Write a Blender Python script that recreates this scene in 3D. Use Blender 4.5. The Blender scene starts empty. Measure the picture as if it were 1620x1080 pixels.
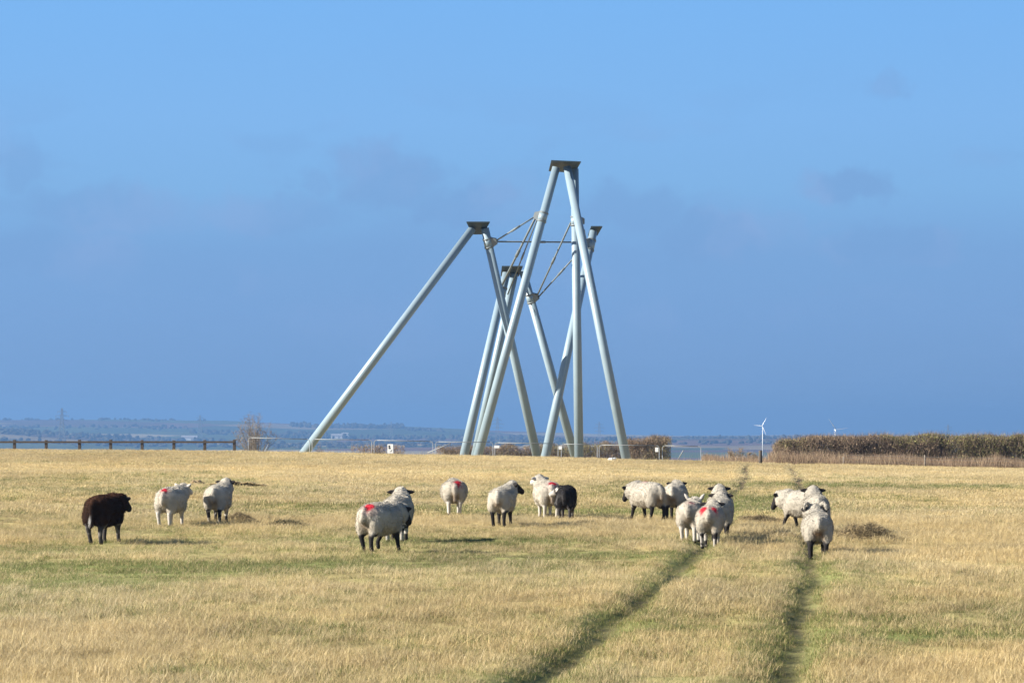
import bpy, math, random
import numpy as np
from mathutils import Vector, Matrix

# ------------------------------------------------------------------ camera, sky, sun, exposure
SC = bpy.context.scene
COL = SC.collection
CAM_H = 1.87                     # eye height above the field
FPX = 4500.0                     # focal length in pixels of the 1620 px wide photograph (100 mm on 36 mm)
PITCH = math.atan((668 - 540) / FPX)
SUN_EL = math.radians(26)
SUN_DIR = Vector((-0.975 * math.cos(SUN_EL), -0.22 * math.cos(SUN_EL), math.sin(SUN_EL))).normalized()
EXPOSURE = 1.65

cd = bpy.data.cameras.new('camera')
cam = bpy.data.objects.new('camera', cd); COL.objects.link(cam)
cam.location = (0, 0, CAM_H)
cam.rotation_euler = (math.pi / 2 + PITCH, 0, 0)
cd.sensor_width = 36; cd.lens = 36 * FPX / 1620
cd.clip_start = 0.1; cd.clip_end = 40000
SC.camera = cam

world = bpy.data.worlds.new('World'); SC.world = world; world.use_nodes = True
def build_world():
    nt = world.node_tree; nt.nodes.clear(); N = nt.nodes.new; L = nt.links.new
    out = N('ShaderNodeOutputWorld'); bg = N('ShaderNodeBackground')
    sky = N('ShaderNodeTexSky'); sky.sky_type = 'NISHITA'; sky.sun_disc = False
    sky.sun_elevation = SUN_EL; sky.sun_rotation = math.atan2(SUN_DIR.x, SUN_DIR.y)
    sky.air_density = 1.0; sky.dust_density = 0.3; sky.ozone_density = 3.0; sky.altitude = 60
    bg.inputs['Strength'].default_value = 0.05
    tc = N('ShaderNodeTexCoord'); sep = N('ShaderNodeSeparateXYZ'); L(tc.outputs['Generated'], sep.inputs[0])
    # the air low over the horizon, the same all round: clear blue above, a dull blue-grey bank of cloud below
    ramp = N('ShaderNodeValToRGB'); cr = ramp.color_ramp
    mr = N('ShaderNodeMapRange'); mr.inputs[1].default_value = 0.0; mr.inputs[2].default_value = 0.30
    L(sep.outputs['Z'], mr.inputs[0]); L(mr.outputs[0], ramp.inputs[0])
    K = 1 / .05 / 2 ** EXPOSURE     # undo the Background strength and the exposure: colours below are as they leave the sky
    pts = [(0.0, (.190, .344, .590)), (0.04, (.196, .358, .635)), (0.125, (.204, .384, .695)), (0.20, (.205, .402, .722)), (0.27, (.226, .468, .808)), (0.35, (.229, .485, .865)), (.5, (.203, .478, .905)), (1.0, (.15, .36, .80))]
    while len(cr.elements) < len(pts): cr.elements.new(0.5)
    for e, (p, c) in zip(cr.elements, pts): e.position = p; e.color = (*c, 1)
    sc = N('ShaderNodeVectorMath'); sc.operation = 'SCALE'; sc.inputs['Scale'].default_value = K
    L(ramp.outputs[0], sc.inputs[0])
    # clouds: soft blue-grey shreds drawn out sideways, thickest between two and six degrees
    mp = N('ShaderNodeMapping'); mp.inputs['Scale'].default_value = (15, 15, 44); mp.inputs['Location'].default_value = (2.3, 0.4, 0.35)
    L(tc.outputs['Generated'], mp.inputs[0])
    no = N('ShaderNodeTexNoise'); no.inputs['Scale'].default_value = 1.0; no.inputs['Detail'].default_value = 7; no.inputs['Roughness'].default_value = 0.52
    L(mp.outputs[0], no.inputs['Vector'])
    cm = N('ShaderNodeMapRange'); cm.interpolation_type = 'SMOOTHSTEP'
    cm.inputs[1].default_value = 0.49; cm.inputs[2].default_value = 0.60
    L(no.outputs[0], cm.inputs[0])
    band = N('ShaderNodeValToRGB'); b = band.color_ramp
    bp = [(0.0, .35), (0.17, .55), (0.24, .8), (0.31, .55), (0.40, 0.08), (0.6, 0.05), (1.0, 0.3)]
    while len(b.elements) < len(bp): b.elements.new(0.5)
    for e, (p, v) in zip(b.elements, bp): e.position = p; e.color = (v, v, v, 1)
    L(mr.outputs[0], band.inputs[0])
    mul = N('ShaderNodeMath'); mul.operation = 'MULTIPLY'; L(cm.outputs[0], mul.inputs[0]); L(band.outputs[0], mul.inputs[1])
    m2 = N('ShaderNodeMath'); m2.operation = 'MULTIPLY'; L(mul.outputs[0], m2.inputs[0]); m2.inputs[1].default_value = 0.45
    ay = N('ShaderNodeMath'); ay.operation = 'ABSOLUTE'; L(sep.outputs['Y'], ay.inputs[0])
    xq = N('ShaderNodeMath'); xq.operation = 'DIVIDE'; L(sep.outputs['X'], xq.inputs[0]); L(ay.outputs[0], xq.inputs[1])
    cv = N('ShaderNodeCombineXYZ'); L(xq.outputs[0], cv.inputs[0]); L(sep.outputs['Z'], cv.inputs[1])
    def warp(v, scale, amt, det):
        w = N('ShaderNodeTexNoise'); w.inputs['Scale'].default_value = scale; w.inputs['Detail'].default_value = det; w.inputs['Roughness'].default_value = .6; L(v, w.inputs['Vector'])
        sb = N('ShaderNodeVectorMath'); sb.operation = 'SUBTRACT'; L(w.outputs['Color'], sb.inputs[0]); sb.inputs[1].default_value = (.5, .5, .5)
        ml = N('ShaderNodeVectorMath'); ml.operation = 'MULTIPLY'; L(sb.outputs[0], ml.inputs[0]); ml.inputs[1].default_value = (amt, amt * .55, 0)
        ad = N('ShaderNodeVectorMath'); ad.operation = 'ADD'; L(v, ad.inputs[0]); L(ml.outputs[0], ad.inputs[1]); return ad.outputs[0]
    cvw = warp(cv.outputs[0], 52, .046, 8)
    best = m2.outputs[0]
    for (bx, by, rx, ry, st) in [(610, 285, 120, 70, .85), (735, 322, 130, 45, .8), (30, 270, 90, 70, .6), (170, 335, 170, 55, .7), (90, 405, 190, 55, .65), (430, 335, 170, 42, .6), (1000, 325, 130, 48, .7),
                                 (1125, 372, 150, 55, .85), (1345, 302, 105, 42, .85), (1420, 392, 180, 38, .65), (1408, 147, 60, 32, .45), (485, 292, 42, 22, .5), (300, 440, 240, 40, .4), (900, 420, 300, 40, .35)]:
        sb = N('ShaderNodeVectorMath'); sb.operation = 'SUBTRACT'; L(cvw, sb.inputs[0]); sb.inputs[1].default_value = ((bx - 810) / 4500, (668 - by) / 4500, 0)
        dv = N('ShaderNodeVectorMath'); dv.operation = 'MULTIPLY'; L(sb.outputs[0], dv.inputs[0]); dv.inputs[1].default_value = (4500 / rx, 4500 / ry, 0)
        ln = N('ShaderNodeVectorMath'); ln.operation = 'LENGTH'; L(dv.outputs[0], ln.inputs[0])
        ss = N('ShaderNodeMapRange'); ss.interpolation_type = 'SMOOTHSTEP'; ss.inputs[1].default_value = 1.02; ss.inputs[2].default_value = .42; ss.inputs[3].default_value = 0; ss.inputs[4].default_value = st * .82
        L(ln.outputs[1], ss.inputs[0])
        mm = N('ShaderNodeMath'); mm.operation = 'MAXIMUM'; L(best, mm.inputs[0]); L(ss.outputs[0], mm.inputs[1]); best = mm.outputs[0]
    # their lit, pinker tops and duller bases
    n3 = N('ShaderNodeTexNoise'); n3.inputs['Scale'].default_value = 22; n3.inputs['Detail'].default_value = 5; L(cvw, n3.inputs['Vector'])
    n3r = N('ShaderNodeMapRange'); n3r.interpolation_type = 'SMOOTHSTEP'; n3r.inputs[1].default_value = .42; n3r.inputs[2].default_value = .68; L(n3.outputs[0], n3r.inputs[0])
    cc = N('ShaderNodeMix'); cc.data_type = 'RGBA'; L(n3r.outputs[0], cc.inputs[0])
    cc.inputs[6].default_value = (.200 * K, .382 * K, .695 * K, 1); cc.inputs[7].default_value = (.268 * K, .425 * K, .735 * K, 1)
    cl = N('ShaderNodeMix'); cl.data_type = 'RGBA'
    L(best, cl.inputs[0]); L(sc.outputs[0], cl.inputs[6]); L(cc.outputs[2], cl.inputs[7])
    # above twenty-five degrees the clear sky of the Sky Texture alone
    up = N('ShaderNodeMapRange'); up.interpolation_type = 'SMOOTHSTEP'
    up.inputs[1].default_value = 0.16; up.inputs[2].default_value = 0.42; L(sep.outputs['Z'], up.inputs[0])
    mx = N('ShaderNodeMix'); mx.data_type = 'RGBA'
    L(up.outputs[0], mx.inputs[0]); L(cl.outputs[2], mx.inputs[6]); L(sky.outputs[0], mx.inputs[7])
    L(mx.outputs[2], bg.inputs['Color']); L(bg.outputs[0], out.inputs['Surface'])
build_world()

sd = bpy.data.lights.new('sun', 'SUN'); sd.energy = 4.8; sd.angle = math.radians(0.53); sd.color = (1.0, .925, .80)
sun = bpy.data.objects.new('sun', sd); COL.objects.link(sun)
sun.rotation_euler = (-SUN_DIR).to_track_quat('-Z', 'Y').to_euler()

SC.view_settings.view_transform = 'Standard'; SC.view_settings.look = 'None'
SC.view_settings.exposure = EXPOSURE; SC.view_settings.gamma = 1
SC.view_settings.use_curve_mapping = False
SC.render.engine = 'CYCLES'
SC.cycles.use_denoising = True
SC.cycles.max_bounces = 6; SC.cycles.volume_bounces = 0
SC.cycles.transparent_max_bounces = 4

# ------------------------------------------------------------------ helpers
RNG = np.random.default_rng(7)
R = random.Random(11)
CP, SP = math.cos(PITCH), math.sin(PITCH)

def ray(px, py):
    a = (px - 810) / FPX; b = (540 - py) / FPX
    return Vector((a, CP - b * SP, SP + b * CP))
def P(px, py, Y):
    """the point of the photograph's pixel (1620x1080) at distance Y in front of the camera"""
    d = ray(px, py); t = Y / d.y
    return Vector((d.x * t, Y, CAM_H + d.z * t))

def hash3(i, j, k, seed=0):
    n = (i.astype(np.int64) * 374761393 + j.astype(np.int64) * 668265263 + k.astype(np.int64) * 2147483647 + seed * 1274126177) & 0xffffffff
    n = ((n ^ (n >> 13)) * 1274126177) & 0xffffffff
    n = ((n ^ (n >> 16)) * 2246822519) & 0xffffffff
    return ((n ^ (n >> 15)) & 0xffffff) / float(0xffffff)
def vnoise(x, y, z=None, seed=0):
    x = np.asarray(x, float); y = np.asarray(y, float); z = np.zeros_like(x) if z is None else np.asarray(z, float)
    xi, yi, zi = np.floor(x), np.floor(y), np.floor(z)
    fx, fy, fz = x - xi, y - yi, z - zi
    fx = fx * fx * (3 - 2 * fx); fy = fy * fy * (3 - 2 * fy); fz = fz * fz * (3 - 2 * fz)
    r = 0
    for a in (0, 1):
        for b in (0, 1):
            for c in (0, 1):
                w = (fx if a else 1 - fx) * (fy if b else 1 - fy) * (fz if c else 1 - fz)
                r = r + w * hash3(xi + a, yi + b, zi + c, seed)
    return r
def fbm(x, y, z=None, octs=4, seed=0):
    s = 0; a = 0.5; t = 0
    for o in range(octs):
        f = 2.0 ** o
        s = s + a * vnoise(np.asarray(x) * f, np.asarray(y) * f, None if z is None else np.asarray(z) * f, seed + o * 17); t += a; a *= .5
    return s / t
def sstep(a, b, x):
    t = np.clip((x - a) / (b - a), 0, 1); return t * t * (3 - 2 * t)

def tag(o, label=None, cat=None, group=None, kind=None):
    if label: o['label'] = label
    if cat: o['category'] = cat
    if group: o['group'] = group
    if kind: o['kind'] = kind
    return o
def empty(name, loc=(0, 0, 0), rz=0):
    o = bpy.data.objects.new(name, None); COL.objects.link(o); o.location = loc; o.rotation_euler = (0, 0, rz)
    o.empty_display_size = 0.2
    return o
def link_mesh(name, me, parent=None):
    o = bpy.data.objects.new(name, me); COL.objects.link(o); o.parent = parent
    return o
def mesh_np(name, verts, faces, mat=None, smooth=False, col=None):
    """verts (n,3), faces (m,3|4) arrays"""
    me = bpy.data.meshes.new(name)
    verts = np.asarray(verts, np.float32); faces = np.asarray(faces, np.int32)
    m, k = faces.shape
    me.vertices.add(len(verts)); me.vertices.foreach_set('co', verts.ravel())
    me.loops.add(m * k); me.loops.foreach_set('vertex_index', faces.ravel())
    me.polygons.add(m); me.polygons.foreach_set('loop_start', np.arange(0, m * k, k, dtype=np.int32))
    me.polygons.foreach_set('use_smooth', np.full(m, smooth))
    me.update(calc_edges=True)
    if col is not None:
        ca = me.color_attributes.new('col', 'FLOAT_COLOR', 'POINT')
        c = np.ones((len(verts), 4), np.float32); c[:, :3] = col; ca.data.foreach_set('color', c.ravel())
    if mat: me.materials.append(mat)
    return me

class MB:
    """collects simple shapes into one mesh"""
    def __init__(s): s.v = []; s.f = []; s.n = 0
    def add(s, v, f):
        s.v += [tuple(p) for p in v]; s.f += [tuple(i + s.n for i in q) for q in f]; s.n = len(s.v)
    def tube(s, a, b, r0, r1=None, n=10, caps=True):
        r1 = r0 if r1 is None else r1
        a = Vector(a); b = Vector(b); d = (b - a).normalized()
        u = d.orthogonal().normalized(); w = d.cross(u)
        v = []
        for c, r in ((a, r0), (b, r1)):
            for i in range(n):
                t = 2 * math.pi * i / n; v.append(c + r * (math.cos(t) * u + math.sin(t) * w))
        f = [(i, (i + 1) % n, n + (i + 1) % n, n + i) for i in range(n)]
        if caps: f += [tuple(range(n - 1, -1, -1)), tuple(range(n, 2 * n))]
        s.add(v, f); return s
    def path(s, pts, r, n=6):
        for a, b in zip(pts[:-1], pts[1:]): s.tube(a, b, r, r, n)
        return s
    def box(s, c, size, M=None):
        x, y, z = [t / 2 for t in size]
        v = [Vector((i * x, j * y, k * z)) for i in (-1, 1) for j in (-1, 1) for k in (-1, 1)]
        if M is not None: v = [M @ p for p in v]
        v = [p + Vector(c) for p in v]
        s.add(v, [(0, 1, 3, 2), (4, 6, 7, 5), (0, 4, 5, 1), (2, 3, 7, 6), (0, 2, 6, 4), (1, 5, 7, 3)]); return s
    def prism(s, pts, off):
        """a flat polygon thickened by the vector off"""
        n = len(pts); pts = [Vector(p) for p in pts]; off = Vector(off)
        v = pts + [p + off for p in pts]
        s.add(v, [tuple(range(n - 1, -1, -1)), tuple(range(n, 2 * n))] + [(i, (i + 1) % n, n + (i + 1) % n, n + i) for i in range(n)]); return s
    def build(s, name, mat, parent=None, smooth=False, bevel=0):
        me = bpy.data.meshes.new(name); me.from_pydata(s.v, [], s.f); me.update()
        if smooth:
            for p in me.polygons: p.use_smooth = len(p.vertices) == 4
        me.materials.append(mat)
        o = link_mesh(name, me, parent)
        if bevel:
            m = o.modifiers.new('bevel', 'BEVEL'); m.width = bevel; m.segments = 2; m.limit_method = 'ANGLE'
        return o

# ------------------------------------------------------------------ materials
def new_mat(name):
    m = bpy.data.materials.new(name); m.use_nodes = True; nt = m.node_tree
    return m, nt, nt.nodes['Principled BSDF']
def plain(name, col, rough=.7, var=.12, scale=6, metal=0, bump=0.0, bscale=40):
    m, nt, b = new_mat(name); N = nt.nodes.new; L = nt.links.new
    b.inputs['Roughness'].default_value = rough; b.inputs['Metallic'].default_value = metal
    tc = N('ShaderNodeTexCoord'); no = N('ShaderNodeTexNoise'); no.inputs['Scale'].default_value = scale; no.inputs['Detail'].default_value = 6
    L(tc.outputs['Object'], no.inputs['Vector'])
    mr = N('ShaderNodeMapRange'); mr.inputs[3].default_value = 1 - var * 2; mr.inputs[4].default_value = 1 + var * 2; L(no.outputs[0], mr.inputs[0])
    sc = N('ShaderNodeVectorMath'); sc.operation = 'SCALE'; sc.inputs[0].default_value = col; L(mr.outputs[0], sc.inputs['Scale'])
    L(sc.outputs[0], b.inputs['Base Color'])
    if bump:
        n2 = N('ShaderNodeTexNoise'); n2.inputs['Scale'].default_value = bscale; n2.inputs['Detail'].default_value = 8; L(tc.outputs['Object'], n2.inputs['Vector'])
        bp = N('ShaderNodeBump'); bp.inputs['Strength'].default_value = bump; bp.inputs['Distance'].default_value = .02; L(n2.outputs[0], bp.inputs['Height']); L(bp.outputs[0], b.inputs['Normal'])
    return m
def colattr(name, rough=.8, transl=0.0, inst=False, spec=.2, bump=0, bscale=60):
    m, nt, b = new_mat(name); N = nt.nodes.new; L = nt.links.new
    b.inputs['Roughness'].default_value = rough; b.inputs['Specular IOR Level'].default_value = spec
    at = N('ShaderNodeAttribute'); at.attribute_name = 'col'; c = at.outputs['Color']
    if inst:
        it = N('ShaderNodeAttribute'); it.attribute_type = 'INSTANCER'; it.attribute_name = 'tint'
        mu = N('ShaderNodeVectorMath'); mu.operation = 'MULTIPLY'; L(c, mu.inputs[0]); L(it.outputs['Vector'], mu.inputs[1]); c = mu.outputs[0]
    L(c, b.inputs['Base Color'])
    if transl:
        tr = N('ShaderNodeBsdfTranslucent'); L(c, tr.inputs[0]); mx = N('ShaderNodeMixShader'); mx.inputs[0].default_value = transl
        L(b.outputs[0], mx.inputs[1]); L(tr.outputs[0], mx.inputs[2]); L(mx.outputs[0], nt.nodes['Material Output'].inputs['Surface'])
    if bump:
        tc = N('ShaderNodeTexCoord'); n2 = N('ShaderNodeTexNoise'); n2.inputs['Scale'].default_value = bscale; n2.inputs['Detail'].default_value = 6; L(tc.outputs['Object'], n2.inputs['Vector'])
        bp = N('ShaderNodeBump'); bp.inputs['Strength'].default_value = bump; bp.inputs['Distance'].default_value = .02; L(n2.outputs[0], bp.inputs['Height']); L(bp.outputs[0], b.inputs['Normal'])
    return m

M_STEEL = plain('painted_steel', (.180, .243, .290), .40, .08, 1.2)
M_STEEL2 = plain('bare_steel_plate', (.13, .15, .16), .45, .12, 3)
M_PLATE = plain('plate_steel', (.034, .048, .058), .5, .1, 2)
M_ROD = plain('rod_steel', (.13, .155, .17), .4, .15, 3)
M_GALV = plain('galvanised', (.21, .225, .235), .7, .1, 8)
M_WOODDARK = plain('weathered_wood', (.060, .046, .034), .85, .25, 9, bump=.4)
M_WOODGREY = plain('grey_wood', (.17, .145, .115), .9, .2, 12, bump=.4)
M_WHITE = plain('white_plastic', (.80, .80, .78), .5, .04, 5)
M_BLACK = plain('black_print', (.02, .02, .02), .6, .0, 5)
M_TURB = plain('turbine_white', (.74, .75, .75), .5, .02, 1)
M_PYLON = plain('pylon_steel', (.16, .17, .17), .6, .1, 1)
M_SOIL = plain('dark_soil', (.055, .042, .030), .95, .3, 14, bump=.8)
M_GRASS = colattr('grass_blades', .75, .35, inst=True, spec=.15)
M_TWIG = colattr('twigs_and_leaves', .8, .15)
M_FARTREE = colattr('far_trees', .95, 0, spec=0)
M_SHEEP = colattr('sheep_fleece', .95, 0, spec=.05, bump=.4, bscale=75)

for _m in (M_PLATE, M_ROD): _m.node_tree.nodes['Principled BSDF'].inputs['Specular IOR Level'].default_value = .12

# ------------------------------------------------------------------ ground
YC = 140.0                                             # the brow of the field
_cx = np.array([-300, 0, 370, 480, 730, 850, 915, 1000, 1110, 1200, 1300, 1620, 1900]) * 1.0
_cy = np.array([708, 710, 713, 715, 720, 722, 724, 726.5, 729, 731.5, 733.5, 740, 744]) * 1.0
_cX = (_cx - 810) / FPX * YC
_cZ = CAM_H - (_cy + 2.3 - 668) / FPX * YC
TRK_L = np.array([(830, 1075), (940, 1000), (1030, 940), (1088, 895), (1128, 862), (1149, 820), (1166, 775), (1180, 745)], float)
TRK_R = np.array([(1215, 1075), (1245, 1000), (1276, 940), (1288, 895), (1292, 862), (1284, 820), (1266, 775), (1258, 745)], float)
def _trk(t):
    Y = FPX * CAM_H / (t[:, 1] - 668); X = (t[:, 0] - 810) / FPX * Y
    s0 = (X[1] - X[0]) / (Y[1] - Y[0]); s1 = (X[-1] - X[-2]) / (Y[-1] - Y[-2])
    Y = np.concatenate([[-40], Y, [260]]); X = np.concatenate([[X[0] - s0 * (Y[1] + 40)], X, [X[-1] + s1 * (260 - Y[-2])]])
    k = np.linspace(-40, 260, 900); v = np.interp(k, Y, X)
    w = np.hanning(61); w /= w.sum(); v = np.convolve(np.pad(v, 30, mode='edge'), w, 'valid')
    return k, v
TL, TR_ = _trk(TRK_L), _trk(TRK_R)
def track_d(X, Y):
    """signed distance to the two wheel ruts"""
    wob = (vnoise(np.zeros_like(X) + 3, Y * .6, seed=5) - .5) * .16 + (vnoise(np.zeros_like(X) + 9, Y * .15, seed=6) - .5) * .3
    return X - np.interp(Y, *TL) + wob, X - np.interp(Y, *TR_) + wob
def zbase(X, Y):
    X = np.asarray(X, float); Y = np.asarray(Y, float)
    zc = np.interp(X, _cX, _cZ)
    t = np.clip(Y / YC, 0, 1) ** 1.6
    over = np.maximum(Y - YC, 0)
    drop = .05 * (np.sqrt(over ** 2 + 49) - 7)
    return zc * t - drop
def zground(X, Y):
    X = np.asarray(X, float); Y = np.asarray(Y, float)
    z = zbase(X, Y)
    near = 1 - sstep(120, 150, Y)
    z = z + near * ((fbm(X * .35, Y * .35, octs=3, seed=1) - .5) * .10 + (fbm(X * 1.7, Y * 1.7, octs=2, seed=2) - .5) * .05)
    a, b = track_d(X, Y)
    for d in (a, b):
        w = .175
        z = z - .07 * np.exp(-(d / w) ** 4) * near + .03 * np.exp(-((np.abs(d) - .42) / .16) ** 2) * near
    return z
def ground_at(px, py):
    d = ray(px, py)
    lo = 5.0
    for Y in np.arange(8, 170, .05):
        t = Y / d.y
        if CAM_H + d.z * t <= float(zbase(d.x * t, Y)): lo = Y; break
    X = d.x * lo / d.y
    return Vector((X, lo, float(zground(np.array([X]), np.array([lo]))[0])))

def grid_mesh(name, xs, ys, zf, mat, colf=None):
    X, Y = np.meshgrid(xs, ys); X = X.ravel(); Y = Y.ravel(); Z = zf(X, Y)
    nx, ny = len(xs), len(ys)
    i = np.arange(nx - 1); j = np.arange(ny - 1); I, J = np.meshgrid(i, j)
    a = (J * nx + I).ravel(); f = np.stack([a, a + 1, a + nx + 1, a + nx], 1)
    return mesh_np(name, np.stack([X, Y, Z], 1), f, mat, True, None if colf is None else colf(X, Y))

# patches of short green grass (pixel centre in the photograph, half width and half depth in metres, weight)
GREEN = [(1380, 770, 7, 5, .9), (1250, 785, 3, 6, .5), (700, 808, 6, 3.5, .6), (480, 800, 4, 3, .4), (560, 850, 4, 2.2, .55), (780, 858, 4, 1.5, .75), (650, 838, 3, 1.6, .4),
         (140, 900, 2.6, 2.2, .85), (420, 893, 2.5, 1.2, .6), (830, 880, 2, 1.2, .4), (1050, 878, 1.6, 1.2, .6), (1450, 893, 2.5, .9, .55), (1180, 960, .9, 1.4, .35),
         (1500, 1010, 1.0, .55, .85), (1380, 985, .6, .6, .5), (1360, 940, .6, 1.6, .5), (300, 1060, .7, .3, .35), (960, 945, 1, .8, .3), (1140, 800, 1.6, 5, .7), (1230, 1040, .5, .8, .5), (1060, 1000, .9, .7, .3), (60, 870, 1.5, 2, .45), (330, 872, 4, 2.2, .4), (90, 925, 1.8, 1.2, .5), (960, 812, 3, 3, .4), (1080, 790, 2, 3, .4), (1340, 905, .8, 2, .4), (1400, 805, 4, 3, .35)]
GP = [(*(lambda q: (q.x, q.y))(ground_at(px, py)), a, b, w) for px, py, a, b, w in GREEN]
def greenness(X, Y):
    n = fbm(X * .16, Y * .10, octs=4, seed=31); n2 = fbm(X * .9, Y * .55, octs=3, seed=37)
    g = sstep(.52, .66, n) * .40 + (n2 - .5) * .5
    for gx, gy, a, b, w in GP:
        g = g + w * np.exp(-(((X - gx) / a) ** 2 + ((Y - gy) / b) ** 2))
    g = g * (1 - .75 * sstep(95, 125, Y))
    a, b = track_d(X, Y)
    for d in (a, b):
        g = g + .85 * np.exp(-(d / .235) ** 2) * (1 - sstep(124, 134, Y))
    return np.clip(g, 0, 1)
STRAW = np.array((.42, .325, .155)); GREENC = np.array((.17, .19, .065)); SOILC = np.array((.12, .088, .055))
def field_col(X, Y):
    g = greenness(X, Y)[:, None]
    n = fbm(X * 1.3, Y * 1.3, octs=4, seed=41)[:, None]; m = fbm(X * .07, Y * .07, octs=3, seed=43)[:, None]
    c = STRAW * (.72 + .32 * n + .25 * m) * (1 - g) + GREENC * (.7 + .5 * n) * g
    a, b = track_d(X, Y)
    for d in (a, b):
        k = (np.exp(-(d / (.15 + .10 * sstep(50, 90, Y))) ** 2) * (.3 + .35 * sstep(55, 80, Y) + .6 * fbm(X * 1.6, Y * .8, octs=3, seed=45)) * (1 - sstep(125, 136, Y)))[:, None]
        k = np.clip(k, 0, 1); c = c * (1 - k) + SOILC * (.8 + .4 * n) * k
    return c
M_FIELD = colattr('field_turf', .95, 0, spec=.05, bump=.6, bscale=9)

def spaced(a):
    return np.unique(np.concatenate(a))
xs = spaced([np.arange(-240, -40, 12), np.arange(-40, -8, .5), np.arange(-8, 14, .085), np.arange(14, 40, .5), np.arange(40, 241, 12)])
ys = spaced([np.arange(-200, 8, 8), np.arange(8, 60, .16), np.arange(60, 165, .5), np.arange(165, 420, 5)])
field = link_mesh('field', grid_mesh('field', xs, ys, lambda X, Y: zground(X, Y), M_FIELD, field_col)); tag(field, kind='structure')

# the valley and the low hills beyond, to the horizon
_ridx = np.array([-6000, -900, 0, 200, 360, 500, 640, 800, 950, 1080, 1240, 1620, 2600, 7000.]); _ridy = np.array([662, 662, 664.5, 664, 666, 672, 675, 682, 686, 689, 688, 690, 690, 688.])
def zfar(X, Y):
    X = np.asarray(X, float); Y = np.asarray(Y, float)
    z = -6 - 26 * sstep(300, 1500, Y) + (fbm(X / 500, Y / 700, octs=3, seed=51) - .5) * 5 * sstep(800, 2500, Y)
    px = 810 + X / 6500 * FPX
    crest = CAM_H - (np.interp(px, _ridx, _ridy) - 668) / FPX * 6500
    wob = (fbm(X / 260, Y / 900, octs=3, seed=53) - .5) * 7
    h = sstep(4300, 6500, Y)
    z = z * (1 - h) + (crest + wob * .6) * h
    z = z - (Y - 6500) * .006 * (Y > 6500)
    # a nearer rise on the left, dark with woodland
    z = z + 20 * np.exp(-((X + 830) / 260) ** 2 - ((Y - 4300) / 500) ** 2)
    z = z + 9 * np.exp(-((X - 330) / 380) ** 2 - ((Y - 4300) / 500) ** 2)
    return z
M_FAR, _nt, _b = new_mat('far_farmland')
def _far():
    N = _nt.nodes.new; L = _nt.links.new
    tc = N('ShaderNodeTexCoord'); mp = N('ShaderNodeMapping'); mp.inputs['Scale'].default_value = (1 / 260, 1 / 380, 0); mp.inputs['Rotation'].default_value = (0, 0, .25)
    L(tc.outputs['Object'], mp.inputs[0])
    vo = N('ShaderNodeTexVoronoi'); vo.distance = 'CHEBYCHEV'; vo.inputs['Scale'].default_value = 1; L(mp.outputs[0], vo.inputs['Vector'])
    sp = N('ShaderNodeSeparateColor'); L(vo.outputs['Color'], sp.inputs[0])
    cr = N('ShaderNodeValToRGB'); cr.color_ramp.interpolation = 'CONSTANT'; e = cr.color_ramp.elements
    cs = [(0, (.07, .085, .035)), (.22, (.12, .075, .055)), (.42, (.05, .065, .03)), (.62, (.18, .14, .08)), (.72, (.085, .06, .045)), (.88, (.24, .20, .12))]
    while len(e) < len(cs): e.new(.5)
    for q, (p, c) in zip(e, cs): q.position = p; q.color = (*c, 1)
    L(sp.outputs[0], cr.inputs[0])
    no = N('ShaderNodeTexNoise'); no.inputs['Scale'].default_value = .01; no.inputs['Detail'].default_value = 6; L(tc.outputs['Object'], no.inputs['Vector'])
    mr = N('ShaderNodeMapRange'); mr.inputs[3].default_value = .5; mr.inputs[4].default_value = 1.5; L(no.outputs[0], mr.inputs[0])
    sc = N('ShaderNodeVectorMath'); sc.operation = 'SCALE'; L(cr.outputs[0], sc.inputs[0]); L(mr.outputs[0], sc.inputs['Scale']); L(sc.outputs[0], _b.inputs['Base Color'])
    _b.inputs['Roughness'].default_value = 1; _b.inputs['Specular IOR Level'].default_value = 0
_far()
xs = spaced([np.arange(-6000, -1600, 200), np.arange(-1600, 1600, 25), np.arange(1600, 6001, 200)])
ys = spaced([np.arange(330, 3000, 90), np.arange(3000, 7000, 40), np.arange(7000, 12001, 250)])
far = link_mesh('terrain', grid_mesh('terrain', xs, ys, zfar, M_FAR)); tag(far, kind='structure')

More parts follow.
